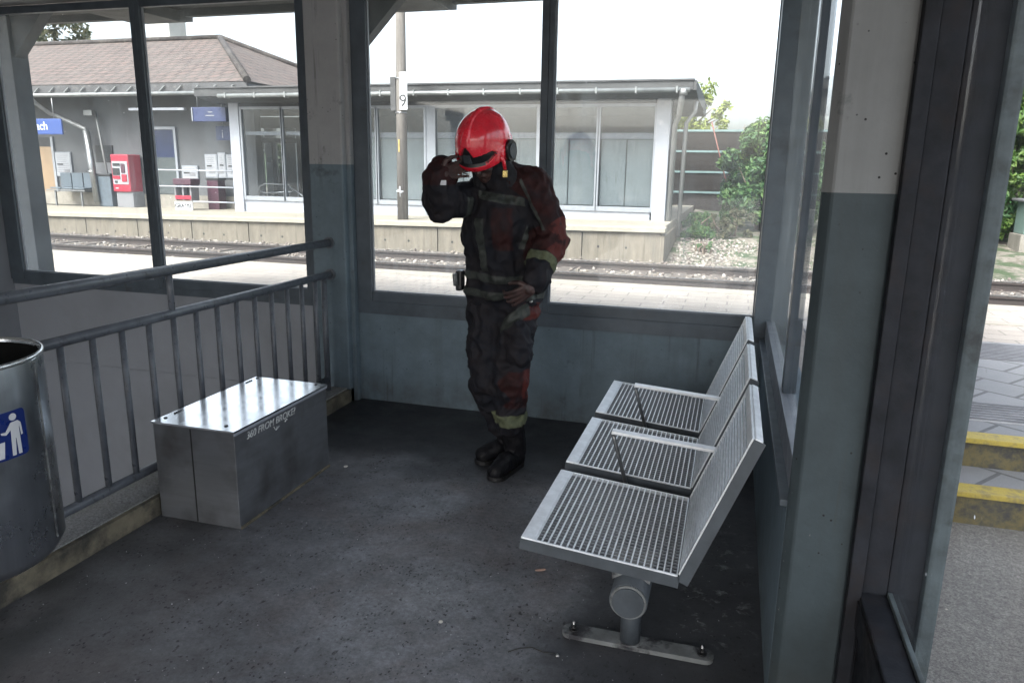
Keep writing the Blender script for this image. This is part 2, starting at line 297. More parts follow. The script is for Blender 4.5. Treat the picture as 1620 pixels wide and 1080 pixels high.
# ------------------------------------------------------------------ mesh helpers
class MB:
    def __init__(s): s.b = bmesh.new(); s.mats = []; s.smooth = False
    def mi(s, m):
        if m not in s.mats: s.mats.append(m)
        return s.mats.index(m)
    def _fin(s, fs, m, sm=False):
        i = s.mi(m)
        for f in fs: f.material_index = i; f.smooth = sm
    def box(s, x0, x1, y0, y1, z0, z1, m, bev=0, M=None):
        x0, x1 = sorted((x0, x1)); y0, y1 = sorted((y0, y1)); z0, z1 = sorted((z0, z1))
        vs = [s.b.verts.new((x, y, z)) for x in (x0, x1) for y in (y0, y1) for z in (z0, z1)]
        fs = [s.b.faces.new([vs[i] for i in q]) for q in ((0, 1, 3, 2), (4, 6, 7, 5), (0, 4, 5, 1), (2, 3, 7, 6), (0, 2, 6, 4), (1, 5, 7, 3))]
        s._fin(fs, m)
        if bev:
            es = list({e for f in fs for e in f.edges})
            r = bmesh.ops.bevel(s.b, geom=es, offset=bev, segments=2, profile=.6, affect='EDGES', clamp_overlap=True)
            i = s.mi(m)
            for f in r['faces']: f.material_index = i
            vs = list({v for f in fs if f.is_valid for v in f.verts} | {v for f in r['faces'] for v in f.verts})
        if M is not None: bmesh.ops.transform(s.b, matrix=M, verts=vs)
        return s
    def prism(s, pts, d, m, sm=False):
        """closed polygon (3D points) extruded along vector d"""
        d = Vector(d); a = [s.b.verts.new(p) for p in pts]; b = [s.b.verts.new(Vector(p)+d) for p in pts]; n = len(pts)
        fs = [s.b.faces.new(a[::-1]), s.b.faces.new(b)]; sd_ = [s.b.faces.new((a[i], a[(i+1) % n], b[(i+1) % n], b[i])) for i in range(n)]
        s._fin(fs, m); s._fin(sd_, m, sm); return s
    def tube(s, pts, r, m, n=16, caps=True):
        pts = [Vector(p) for p in pts]; rs = r if isinstance(r, (list, tuple)) else [r]*len(pts); rings = []; u = None
        for i, p in enumerate(pts):
            t = (pts[min(i+1, len(pts)-1)]-pts[max(i-1, 0)]).normalized()
            if u is None: u = t.orthogonal().normalized()
            else: u = (u-t*u.dot(t)).normalized()
            v = t.cross(u); rings.append([s.b.verts.new(p+(u*math.cos(2*math.pi*k/n)+v*math.sin(2*math.pi*k/n))*rs[i]) for k in range(n)])
        fs = [s.b.faces.new((a[k], a[(k+1) % n], b[(k+1) % n], b[k])) for a, b in zip(rings, rings[1:]) for k in range(n)]
        s._fin(fs, m, True)
        if caps: s._fin([s.b.faces.new(rings[0][::-1]), s.b.faces.new(rings[-1])], m)
        return s
    def ball(s, c, r, m, sub=2, sc=(1, 1, 1)):
        q = bmesh.ops.create_icosphere(s.b, subdivisions=sub, radius=r, matrix=Matrix.Translation(c) @ Matrix.Diagonal((*sc, 1)))
        s._fin({f for v in q['verts'] for f in v.link_faces}, m, True); return s
    def quad(s, a, b, c, d, m):
        s._fin([s.b.faces.new([s.b.verts.new(p) for p in (a, b, c, d)])], m); return s
    def build(s, name, parent=None, origin=None):
        me = bpy.data.meshes.new(name)
        bmesh.ops.recalc_face_normals(s.b, faces=s.b.faces)
        if origin is not None: bmesh.ops.translate(s.b, verts=s.b.verts, vec=-Vector(origin))
        s.b.to_mesh(me); s.b.free()
        for k in s.mats: me.materials.append(MATS[k])
        o = bpy.data.objects.new(name, me); C.objects.link(o)
        if origin is not None: o.location = origin
        if parent is not None:
            o.parent = parent; o.matrix_parent_inverse = Matrix.Translation(-wloc(parent))
        return o
def wloc(o):
    v = Vector(o.location)
    return v
def sub(o, p):
    o.parent = p; o.matrix_parent_inverse = Matrix.Translation(-Vector(p.location)); return o
def dupe(o, p):
    c = o.copy(); C.objects.link(c); inv = o.matrix_parent_inverse.copy(); c.parent = p; c.matrix_parent_inverse = inv; return c
def tag(o, label, cat, group=None):
    o['label'] = label; o['category'] = cat
    if group: o['group'] = group
    return o
def struct(o, kind='structure'):
    o['kind'] = kind; return o
def thing(name, loc, label, cat, group=None):
    o = bpy.data.objects.new(name, None); C.objects.link(o); o.location = loc; o.empty_display_size = .1
    return tag(o, label, cat, group)
def one(name, m, *a, parent=None, bev=0):
    return MB().box(*a, m, bev).build(name, parent)
def text_mesh(body, size, m, name, mat_world, parent=None, ext=.0015, shear=0, space=1, bold=0):
    cu = bpy.data.curves.new('txt', 'FONT'); cu.body = body; cu.size = size; cu.extrude = ext; cu.shear = shear; cu.space_character = space; cu.offset = bold
    ob = bpy.data.objects.new('txt', cu); C.objects.link(ob)
    dg = bpy.context.evaluated_depsgraph_get(); me = bpy.data.meshes.new_from_object(ob.evaluated_get(dg))
    bpy.data.objects.remove(ob); me.transform(mat_world); me.materials.clear(); me.materials.append(MATS[m])
    o = bpy.data.objects.new(name, me); C.objects.link(o)
    if parent is not None: o.parent = parent; o.matrix_parent_inverse = Matrix.Translation(-wloc(parent))
    return o
def facing_cam(x, y, z):   # text in the X-Z plane read from -Y
    return Matrix(((1, 0, 0, x), (0, 0, -1, y), (0, 1, 0, z), (0, 0, 0, 1)))

# ================================================================== SETTING
FZ = 0
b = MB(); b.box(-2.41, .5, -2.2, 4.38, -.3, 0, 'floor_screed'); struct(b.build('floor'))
b = MB(); b.box(-2.64, -2.41, -2.2, 4.38, -2.0, .095, 'kerb_concrete'); b.box(-2.41, -2.385, -2.2, 4.379, -.28, .088, 'kerb_front'); struct(b.build('kerb'))
b = MB(); b.box(-5.35, -2.64, -6, 4.38, -2.7, -2.6, 'concrete'); struct(b.build('stairwell_floor'))
b = MB(); b.box(.5, 40, -40, 3.60, -.3, -.004, 'asphalt'); b.box(-2.64, .5, -40, -2.2, -.3, -.01, 'asphalt'); b.box(-40, -5.5, -40, 4.40, -.3, -.008, 'asphalt'); struct(b.build('ground'))
# near platform with edge, paving bands and tactile strips
b = MB(); PX0, PX1 = -40, 40
b.box(PX0, PX1, 4.52, 8.10, -.4, .296, 'paving_sand'); b.box(PX0, PX1, 8.10, 8.42, -.4, .300, 'edge_stone')
b.box(.62, PX1, 3.96, 4.52, -.4, .294, 'paving_grey')
struct(b.build('platform'))
b = MB(); b.box(.62, PX1, 4.52, 6.45, .27, .300, 'paving_grey')
for y0, n in ((4.27, 7), (5.78, 12)):
    b.box(.62, PX1, y0, y0+n*.05, .28, .301, 'tactile_light')
    for i in range(n): b.box(.62, PX1, y0+i*.05+.006, y0+i*.05+.026, .30, .3075, 'tactile_dark')
b.box(.62, PX1, 7.26, 7.32, .28, .301, 'edge_stone')
struct(b.build('pavement'))
b = MB()
b.box(.60, 5.5, 3.64, 3.96, -.3, .149, 'paving_grey'); b.box(.60, 5.5, 3.60, 3.64, -.3, .142, 'riser_paint')
b.box(.60, 5.5, 3.585, 3.70, .130, .155, 'yellow_paint', .004)
b.box(.60, 5.5, 3.955, 3.97, -.1, .292, 'riser_paint'); b.box(.60, 5.5, 3.925, 4.04, .278, .304, 'yellow_paint', .004)
struct(b.build('steps'))
# track bed
b = MB(); b.box(-60, 60, 8.42, 13.8, -.6, -.08, 'ballast'); struct(b.build('track_bed'))
def scatter_stones(name, n, f, m, sz):
    b = bmesh.new()
    for i in range(n):
        x, y, z = f(); r = random.uniform(*sz)
        M = Matrix.Translation((x, y, z)) @ Matrix.Rotation(random.uniform(0, 6), 4, Vector((random.random(), random.random(), random.random()+.1)).normalized()) @ Matrix.Diagonal((r, r*random.uniform(.6, 1), r*random.uniform(.5, .9), 1))
        bmesh.ops.create_icosphere(b, subdivisions=1, radius=1, matrix=M)
    me = bpy.data.meshes.new(name); b.to_mesh(me); b.free(); me.materials.append(MATS[m]); o = bpy.data.objects.new(name, me); C.objects.link(o); return struct(o, 'stuff')
m = N('stone'); g = m.n('NewGeometry'); x_ = m.n('ValToRGB'); m.l(g.outputs['Random Per Island'], x_.inputs[0]); e = x_.color_ramp.elements
e[0].color = (.12, .10, .09, 1); e[1].color = (.30, .275, .25, 1); e.new(.45).color = (.14, .12, .10, 1); m.col(x_.outputs[0]); m.rough(.9)
scatter_stones('ballast_stones', 3600, lambda: (random.uniform(-17, 6), random.choice((random.uniform(8.45, 10.75), random.uniform(11.05, 12.3), random.uniform(12.5, 13.7))), random.uniform(-.09, -.045)), 'stone', (.02, .045))
# railway track
tr = thing('railway_track', (-5, 11.65, -.08), 'pair of rusty brown rails on pale ballast between the two platforms', 'railway track')
def rail(y):
    b = MB(); sec = [(-.06, -.10), (.06, -.10), (.06, -.085), (.012, -.07), (.012, 0), (.034, .012), (.034, .035), (-.034, .035), (-.034, .006), (-.012, 0), (-.012, -.07), (-.06, -.085)]
    b.prism([(-60, y+p, q+.012) for p, q in sec], (120, 0, 0), 'rusty_rail'); b.box(-60, 60, y-.031, y+.031, .047, .052, 'rail_head'); return b.build('rail', tr)
rail(10.9); rail(12.4)
sl0 = one('sleeper', 'sleeper_wood', -.12, .12, 10.35, 12.95, -.16, -.06, parent=tr, bev=.01)
for i in range(44):
    o = sl0 if i == 0 else dupe(sl0, tr)
    o.location.x = -20+i*.62
# far platform
def slope(o):
    for v in o.data.vertices:
        if v.co.z > .25: v.co.z += .075+(v.co.x+1.3)*.0115
    return o
b = MB(); b.box(-60, -1.24, 13.86, 40, -.6, .46, 'paving_pale'); struct(slope(b.build('far_platform')))
b = MB()
struct(slope(MB().box(-60, -1.18, 13.74, 14.2, .39, .467, 'edge_stone').build('platform_edge')))
fw_ = thing('retaining_wall', (-8, 13.8, -.1), 'row of stained concrete panels facing the far platform', 'retaining wall')
pm = MB(); pm.box(-.72, .72, 13.80, 13.858, -.4, .455, 'panel_concrete', .004)
for hx in (-.42, .1, .5)[:2]: pm.tube([(hx, 13.796, .17), (hx, 13.802, .17)], .022, 'black_rubber', 10)
p0 = pm.build('wall_panel', fw_)
for i in range(18):
    o = p0 if i == 0 else dupe(p0, fw_)
    o.location.x = -1.98-i*1.46; o.location.z += .0115*(-1.98-i*1.46+1.3)
MB().box(-1.26, -1.19, 13.80, 18, -.5, .40, 'panel_concrete').build('end_panel', fw_)
# ground beyond the platform end
bmm = bmesh.new(); NX, NY = 60, 50
grid = [[bmm.verts.new((-1.18+(40*(i/NX)**1.6), 13.8+(26*(j/NY)**1.3), 0)) for j in range(NY+1)] for i in range(NX+1)]
for r_ in grid:
    for v in r_:
        yy = v.co.y; v.co.z = -.10+.5*max(0, min(1, (yy-14.2)/6))+.09*noise.noise(Vector((v.co.x*.9, yy*.9, 0)))*min(1, (yy-13.8))
for i in range(NX):
    for j in range(NY): f = bmm.faces.new((grid[i][j], grid[i+1][j], grid[i+1][j+1], grid[i][j+1])); f.smooth = True
me = bpy.data.meshes.new('terrain'); bmm.to_mesh(me); bmm.free(); me.materials.append(MATS['rubble_soil']); o = bpy.data.objects.new('terrain', me); C.objects.link(o); struct(o)
scatter_stones('rubble_stones', 2200, lambda: (random.uniform(-1.1, 3), random.uniform(13.9, 17.0), 0), 'stone', (.012, .035))
for v in bpy.data.objects['rubble_stones'].data.vertices:
    v.co.z += -.09+.5*max(0, min(1, (v.co.y-14.2)/6))
b = MB(); b.box(-500, 500, 39, 900, -.9, -.3, 'hill_green'); struct(b.build('countryside'))
# distant hill
bmm = bmesh.new(); prev = None
rows = []
for j in range(9):
    rows.append([bmm.verts.new((-260+i*12, 330+j*40, max(-1, (17+7*noise.noise(Vector((i*.13, 3, 0)))+3*noise.noise(Vector((i*.6, 5, 0))))*math.sin(math.pi*min(1, j/8))))) for i in range(46)])
for a, c in zip(rows, rows[1:]):
    for i in range(45): f = bmm.faces.new((a[i], a[i+1], c[i+1], c[i])); f.smooth = True
me = bpy.data.meshes.new('hill'); bmm.to_mesh(me); bmm.free(); me.materials.append(MATS['hill_green']); o = bpy.data.objects.new('hill', me); C.objects.link(o); struct(o)

# ================================================================== SHELTER
sh = thing('station_shelter', (-1, 2, 0), 'grey steel and glass shelter around the stairs, two-tone painted columns, floor darkened by soot', 'shelter')
def part(name, mb, p=sh): return mb.build(name, p)
# back wall under the windows (down into the stairwell on the left)
part('wall', MB().box(-2.36, .205, 4.38, 4.50, -.4, .60, 'wall_paint').box(-2.36, .205, 4.372, 4.50, .60, .683, 'dark_paint'))
part('stairwell_wall', MB().box(-5.35, -2.62, 4.40, 4.52, -2.7, .02, 'stair_wall_paint').box(-5.35, -2.62, 4.394, 4.52, .024, .62, 'stair_wall_paint').box(-5.35, -2.69, 4.385, 4.52, .62, .683, 'dark_paint'))
part('side_wall', MB().box(-5.47, -5.35, -6, 4.52, -2.7, 2.62, 'stair_wall_paint'))
# columns
part('column', MB().box(-2.625, -2.385, 4.28, 4.52, -.1, 2.62, 'wall_paint', .012).box(-2.395, -2.355, 4.33, 4.50, -.1, 2.62, 'wall_paint', .004).box(-2.68, -2.625, 4.34, 4.50, -.1, 2.62, 'dark_paint', .004))
part('column', MB().prism([(.204, 2.035, -.1), (.206, 2.028, -.1), (.224, 2.003, -.1), (.230, 2.0, -.1), (.366, 2.0, -.1), (.372, 2.006, -.1), (.372, 2.058, -.1), (.206, 2.058, -.1)], (0, 0, 2.72), 'column_paint'))
part('corner_post', MB().box(.150, .285, 4.22, 4.40, .66, 2.62, 'steel_paint', .006).box(.285, .36, 4.25, 4.40, .66, 2.62, 'steel_paint', .004))
# side wall right under the side windows
part('wall', MB().box(.205, .36, 2.06, 4.38, -.1, .64, 'wall_paint'))
part('sill', MB().box(.186, .30, 2.062, 4.22, .64, .66, 'steel_paint', .003).box(.214, .262, 2.062, 4.22, .66, .76, 'frame_grey', .003))
# window frames: stiles/rails as parts, panes as sub-parts
def winframe(x0, x1, y, z0, z1, t=.05, d=.034, stile_l=.07, stile_r=.07, pane=True):
    b = MB(); b.box(x0-stile_l, x0, y-.01, y+d, z0-.065, z1+t, 'dark_paint', .004)
    b.box(x1, x1+stile_r, y-.01, y+d, z0-.065, z1+t, 'dark_paint', .004)
    b.box(x0, x1, y-.006, y+d, z0-.065, z0, 'dark_paint', .003); b.box(x0, x1, y-.006, y+d, z1, z1+t, 'dark_paint', .003)
    # bright glazing bead
    b.box(x0-.001, x0+.006, y+.012, y+.03, z0, z1, 'frame_grey'); b.box(x1-.006, x1+.001, y+.012, y+.03, z0, z1, 'frame_grey'); b.box(x0+.006, x1-.006, y+.012, y+.03, z0-.001, z0+.006, 'frame_grey')
    f = part('window_frame', b)
    MB().box(x0, x1, y+.019, y+.025, z0, z1, 'dusty_glass').build('window_pane', f)
    return f
ZT = 2.56
winframe(-2.250, -1.134, 4.38, .748, ZT, stile_l=.105, stile_r=.042)
winframe(-1.057, .150, 4.38, .748, ZT, stile_l=.034, stile_r=.05)
winframe(-3.915, -2.735, 4.38, .735, ZT, stile_l=.038, stile_r=.072)
winframe(-5.215, -3.995, 4.38, .725, ZT, stile_l=.13, stile_r=.042)
# side window: stile at Y 2.8 and panes in the plane X = .24
b = MB(); b.box(.222, .268, 2.80, 2.87, .76, ZT, 'dark_paint', .003); b.box(.222, .268, 2.06, 4.22, ZT, 2.62, 'dark_paint')
sf = part('window_frame', b)
MB().box(.236, .242, 2.87, 4.22, .76, ZT, 'dusty_glass').build('window_pane', sf)
MB().box(.236, .242, 2.06, 2.80, .76, ZT, 'clean_glass').build('window_pane', sf)
# near glazed panel right of the column
b = MB(); b.box(.372, .407, 1.97, 2.07, 0, 2.62, 'near_frame', .003)
b.box(.411, .473, 2.0, 2.08, 0, 2.62, 'near_frame', .004)
b.box(.404, .474, .1, 1.998, .40, .452, 'near_frame', .004)
b.box(.398, .404, .1, 1.97, .36, .44, 'near_frame', .002)
b.box(.474, .486, .1, 2.0, .40, .462, 'post_edge', .002)
b.box(.418, .44, .1, 2.0, 0, .40, 'near_frame')
b.box(.404, .474, .0, .1, 0, 2.62, 'near_frame', .004)
b.box(.404, .474, .1, 2.0, 2.5, 2.62, 'near_frame', .004)
pf = part('glazed_panel_frame', b)
MB().box(.487, .493, .1, 2.008, .462, 2.5, 'clean_glass').build('window_pane', pf)
part('outer_post', MB().box(.476, .556, 2.012, 2.10, -.004, 2.62, 'near_frame', .003).box(.556, .597, 1.985, 2.10, -.004, 2.62, 'post_edge', .008))  # paler right-hand box puts the post's lit edge into the colour
part('base_strip', MB().box(.50, .60, -.5, 1.98, -.10, .02, 'edge_stone', .01))
# roof, outside posts, gussets and rafters
part('roof', MB().box(-6.4, 1.5, -3.4, 5.56, 2.80, 2.98, 'dark_wood').box(-5.6, .62, -3.3, 4.6, 2.62, 2.70, 'ceiling_paint').box(-6.4, 1.5, 5.56, 5.62, 2.742, 3.02, 'fascia'))
for x in (-5.95, -2.82):
    b = MB(); b.box(x, x+.22, 4.95, 5.11, .30, 2.775, 'post_paint', .006)
    b.prism([(x+.21, 4.98, 2.36), (x+.21, 4.98, 2.77), (x+.62, 4.98, 2.77)], (0, .10, 0), 'post_paint'); part('outer_post', b)
for x in (-4.98, -2.60):
    part('rafter', MB().prism([(x, 4.6, 2.776), (x, 5.66, 2.776), (x, 5.66, 2.715), (x, 5.50, 2.69), (x, 4.6, 2.68)], (.46, 0, 0), 'dark_wood'))

# ---- stair railing
rl = thing('stair_railing', (-2.5, 3, .1), 'grey painted tubular railing with upright balusters guarding the stairwell', 'railing')
MB().tube([(-2.5, -.5, 1.066), (-2.5, 4.30, 1.066)], .0245, 'rail_paint', 24).build('handrail', rl)
MB().tube([(-2.5, 1.2, .861), (-2.5, 4.30, .861)], .0225, 'rail_paint', 24).build('mid_rail', rl)
MB().tube([(-2.5, 1.2, .170), (-2.5, 4.19, .170)], .021, 'rail_paint', 20).build('bottom_rail', rl)
for z in (1.066, .861): MB().tube([(-2.5, 4.268, z), (-2.5, 4.285, z)], .036, 'rail_paint', 20).build('wall_flange', rl)
bal0 = MB().tube([(-2.5, 0, .17), (-2.5, 0, .861)], .0138, 'rail_paint', 12).build('baluster', rl)
BY = [2.05+.1565*i for i in range(14)]
for i, y in enumerate([1.89, 1.73]+BY):
    o = bal0 if i == 0 else dupe(bal0, rl)
    o.location.y = y
for y in (2.83, 1.28):
    MB().tube([(-2.5, y, .861), (-2.5, y, 1.066)], .015, 'rail_paint', 14).build('rail_support', rl)
MB().tube([(-2.5, 4.19, .09), (-2.5, 4.19, .861)], .019, 'rail_paint', 16).build('end_post', rl)

# ---- litter bin (oval, brushed steel)
BX, BYY, BA, BB, ZT_, ZB = -2.204, 1.53, .258, .272, .985, .36
bn = thing('litter_bin', (BX, BYY, ZB), 'open-topped brushed steel litter bin with blue pictogram, fixed to the railing', 'litter bin')
def oval(r0, z, n=72, a=BA, bb=BB): return [Vector((BX+(a+r0)*math.cos(2*math.pi*k/n), BYY+(bb+r0)*math.sin(2*math.pi*k/n), z)) for k in range(n)]
def loft(b, rings, m, close_last=False):
    vs = [[b.b.verts.new(p) for p in r] for r in rings]; n = len(rings[0]); fs = []
    for a, c in zip(vs, vs[1:]): fs += [b.b.faces.new((a[k], a[(k+1) % n], c[(k+1) % n], c[k])) for k in range(n)]
    b._fin(fs, m, True)
    if close_last: b._fin([b.b.faces.new(vs[-1])], m)
b = MB(); loft(b, [oval(-.06, ZB-.03), oval(-.02, ZB-.014), oval(0, ZB+.02), oval(0, ZT_-.004), oval(-.001, ZT_), oval(-.004, ZT_), oval(-.006, ZT_-.004), oval(-.006, ZB+.03), oval(-.03, ZB)], 'brushed_bin', True); b._fin([b.b.faces.new([b.b.verts.new(p) for p in oval(-.06, ZB-.03)][::-1])], 'brushed_bin'); b.build('body', bn)
b = MB(); loft(b, [oval(-.0075, ZT_-.012), oval(-.016, ZT_-.2), oval(-.03, ZB+.1), oval(-.08, ZB+.06)], 'liner_black', True); b.build('liner', bn)
b = MB(); loft(b, [oval(.0025, ZT_-.010), oval(.0045, ZT_-.002), oval(.002, ZT_+.004), oval(-.006, ZT_+.004), oval(-.008, ZT_-.006)], 'clear_silver'); b.build('rim', bn)
a0 = math.atan2(.12, 1)
MB().box(-.003, .003, -.002, .002, ZB+.04, ZT_-.02, 'cast_base', .0008, Matrix.Translation((BX+(BA+.004)*math.cos(.42), BYY+(BB+.004)*math.sin(.42), 0))).build('seam_strip', bn)
for z in (.62, .86): MB().box(-2.52, -2.44, BYY+.12, BYY+.16, z-.012, z+.012, 'rail_paint', .003).build('bracket', bn)
# sticker wrapped round the body, centred on angle -0.1
SA, SZ, SW, SH = -.13, .782, .15, .14
def on_bin(u, v, off):   # u metres along the surface, v metres up
    a = SA+u/BA; return Vector((BX+(BA+off)*math.cos(a), BYY+(BB+off)*math.sin(a), SZ+v))
def decal(name, poly, m, off, parent, seg=.012):
    b = MB(); us = sorted({p[0] for p in poly}); bmx = bmesh.new(); f = bmx.faces.new([bmx.verts.new((p[0], p[1], 0)) for p in poly])
    u0, u1 = us[0], us[-1]; k = u0+seg
    while k < u1-1e-4:
        bmesh.ops.bisect_plane(bmx, geom=bmx.verts[:]+bmx.edges[:]+bmx.faces[:], plane_co=(k, 0, 0), plane_no=(1, 0, 0)); k += seg
    bmesh.ops.triangulate(bmx, faces=bmx.faces[:])
    me = bpy.data.meshes.new(name)
    for v in bmx.verts: v.co = on_bin(v.co.x, v.co.y, off)
    ex = bmesh.ops.extrude_face_region(bmx, geom=bmx.faces[:]); c0 = Vector((BX, BYY, 0))
    for v in ex['geom']:
        if isinstance(v, bmesh.types.BMVert): d = v.co-c0; d.z = 0; v.co += d.normalized()*.0012
    bmesh.ops.recalc_face_normals(bmx, faces=bmx.faces); bmx.to_mesh(me); bmx.free(); me.materials.append(MATS[m]); o = bpy.data.objects.new(name, me); C.objects.link(o); o.parent = parent; o.matrix_parent_inverse = Matrix.Translation(-wloc(parent)); return o
rr = []
for cx, cy, a in ((SW/2-.012, SH/2-.012, 0), (-SW/2+.012, SH/2-.012, 90), (-SW/2+.012, -SH/2+.012, 180), (SW/2-.012, -SH/2+.012, 270)):
    rr += [(cx+.012*math.cos(R(a+t)), cy+.012*math.sin(R(a+t))) for t in (0, 30, 60, 90)]
st_ = decal('pictogram_sticker', rr, 'sticker_blue', .0012, bn)
px_ = .036
head = [(px_+.0105*math.cos(t*math.pi/8), .052+.0105*math.sin(t*math.pi/8)) for t in range(16)]
fig = [(px_-.008, .037), (px_+.013, .038), (px_+.021, .030), (px_+.024, -.006), (px_+.019, -.008), (px_+.016, .020), (px_+.014, .018), (px_+.015, -.062), (px_+.005, -.062), (px_+.003, -.012), (px_+.001, -.012), (px_-.003, -.062), (px_-.013, -.062), (px_-.010, .016), (px_-.024, .004), (px_-.036, .008), (px_-.038, .014), (px_-.025, .013)]
basket = [(px_-.060, -.062), (px_-.036, -.062), (px_-.030, -.014), (px_-.066, -.014)]
paper = [(px_-.052, .012), (px_-.044, .010), (px_-.042, .018), (px_-.050, .020)]
def sub_decal(poly, nm='figure'):
    o = decal(nm, poly, 'white_plastic', .0030, bn); sub(o, st_); return o
for pp in (head, fig, basket, paper): sub_decal(pp)

# ---- steel box
bx = thing('steel_box', (-2.19, 2.88, 0), 'low dark steel box with shiny lid and scratched graffiti by the railing', 'box')
b = MB(); b.box(-2.372, -1.956, 2.508, 3.255, .0, .440, 'brushed_box', .003); b.build('body', bx)
MB().box(-2.180, -2.174, 2.5065, 2.509, .004, .436, 'black_rubber').build('seam', bx)
MB().box(-1.9565, -1.948, 2.51, 3.255, 0, .012, 'kerb_front', .002).build('joint_line', bx)
MB().box(-2.377, -1.952, 2.503, 3.261, .4425, .4505, 'polished_lid').build('lid', bx)
MB().box(-1.9555, -1.9515, 2.503, 3.261, .430, .4422, 'white_metal').build('lid_edge', bx)
for x, y in ((-2.347, 2.559), (-2.029, 2.556), (-2.351, 3.235), (-2.0, 3.235)): MB().tube([(x, y, .450), (x, y, .4535)], .0085, 'black_rubber', 12).build('screw', bx)
Mg = Matrix(((0, 0, 1, -1.9552), (1, 0, 0, 2.588), (0, 1, 0, .386), (0, 0, 0, 1)))
text_mesh('360 FROM BROKE?', .046, 'graffiti_ink', 'graffiti', Mg, bx, .0004, .2, 1.0)
for y in (2.62, 3.14): MB().tube([(-2.372+.02, y, .452), (-2.372+.02, y+.05, .452)], .004, 'cast_base', 8).build('hinge', bx)
MB().tube([(-1.9575, 2.885, .395), (-1.9535, 2.885, .395)], .009, 'cast_base', 16).build('lock', bx) if 0 else None
gs_ = MB()
def scr(pts, r=.0018): gs_.tube([(-1.9545, 2.588+u, .386+v) for u, v in pts], r, 'graffiti_ink', 6)
scr([(.20, -.008), (.215, -.030), (.225, -.012), (.215, -.030), (.245, -.018), (.225, -.020)]); gs_.build('scribble', bx)
gs_ = MB(); scr([(.29, -.014), (.305, -.004), (.312, -.010)], .0025); gs_.build('scribble', bx)

# ---- bench: three mesh seats on a beam
bc = thing('bench', (-.22, 2.85, 0), 'row of three silver wire-grid seats with armrests on one floor-mounted beam', 'bench')
S0 = Vector((-.537, 0, .476)); S1 = Vector((-.071, 0, .432)); S2 = Vector((.096, 0, .866))
sdv = (S1-S0).normalized(); sn = Vector((-sdv.z, 0, sdv.x)); sl = (S1-S0).length
bdv = (S2-S1).normalized(); bn_ = Vector((-bdv.z, 0, bdv.x)); bl_ = (S2-S1).length
def gridpanel(b, O, D, Nn, L, W, u0, u1, first):
    """rods along Y (bright, on top) and flat cross strips below"""
    # frame matrix: x along D, y along Y, z along normal
    M = Matrix(((D.x, 0, Nn.x, O.x), (0, 1, 0, 0), (D.z, 0, Nn.z, O.z), (0, 0, 0, 1)))
    n = int((u1-u0)/.0187)
    for i in range(n+1):
        u = u0+(u1-u0)*i/n; b.box(u-.0022, u+.0022, .004, W-.004, -.003, .0022, 'bench_steel', 0, M)
    k = int(W/.0187)
    for i in range(1, k):
        y = W*i/k; b.box(u0, u1, y-.0014, y+.0014, -.009, -.0030, 'grid_wire', 0, M)
    b.box(u0-.004, u1, 0, .006, -.010, .003, 'bench_steel', .001, M); b.box(u0-.004, u1, W-.006, W, -.010, .003, 'bench_steel', .001, M)
    return M
mat('grid_wire', (.30, .32, .34), .5, .2, .1)
mat('grid_dark', (.36, .38, .40), .5, .3, .1)
W = .54
def make_seat():
    b = MB(); M = gridpanel(b, S0, sdv, sn, sl, W, .045, sl-.004, True)
    b.box(0, .042, 0, W, -.012, .004, 'bench_steel', .003, M); b.box(-.002, .006, 0, W, -.030, -.002, 'bench_frame', .003, M)
    st = b.build('seat', bc)
    f = MB()
    for y in (-.004, W): f.box(.0, sl+.004, y, y+.004, -.034, -.001, 'bench_frame', 0, M)
    f.box(.05, .075, 0, W, -.034, -.020, 'bench_frame', 0, M); f.box(sl-.06, sl-.03, 0, W, -.034, -.020, 'bench_frame', 0, M)
    fo = f.build('seat_frame', bc); sub(fo, st)
    b = MB(); M2 = gridpanel(b, S1, bdv, bn_, bl_, W, .010, bl_-.030, False)
    b.box(bl_-.030, bl_, 0, W, -.012, .004, 'bench_steel', .003, M2); b.box(bl_-.006, bl_+.004, 0, W, -.026, -.004, 'bench_steel', .003, M2)
    bk = b.build('backrest', bc)
    f = MB()
    for y in (-.004, W): f.box(-.012, bl_, y, y+.004, -.034, -.001, 'bench_frame', 0, M2)
    f.box(.10, .12, -.002, W+.002, -.033, -.022, 'bench_frame', 0, M2)
    fo2 = f.build('back_frame', bc); sub(fo2, bk)
    return st, bk
st0, bk0 = make_seat()
for i, y in enumerate((1.955, 2.578, 3.203)):
    for src in (st0, bk0):
        if i == 0: src.location.y = y
        else:
            c = dupe(src, bc); c.location.y = y
            for g in src.children: dupe(g, c)
for y in (2.535, 3.158):
    pts = [(-.300, y, .435), (-.352, y, .612)]
    b = MB(); b.tube([(-.292, y, .405), (-.352, y, .605), (-.358, y, .622)], .0075, 'galvanised', 10)
    Mm = Matrix.Translation((-.362, y, .634)) @ Matrix.Rotation(R(4.2), 4, 'Y')
    b.box(0, .368, -.019, .019, -.006, .006, 'arm_steel', .004, Mm); b.build('armrest', bc)
b = MB(); b.tube([(-.223, 2.10, .235), (-.223, 3.72, .235)], .060, 'bench_frame', 32)
b.build('beam', bc)
MB().tube([(-.223, 2.094, .235), (-.223, 2.101, .235)], .0565, 'cast_base', 32).tube([(-.223, 2.088, .235), (-.223, 2.096, .235)], .050, 'bench_frame', 32).build('end_cap', bc)
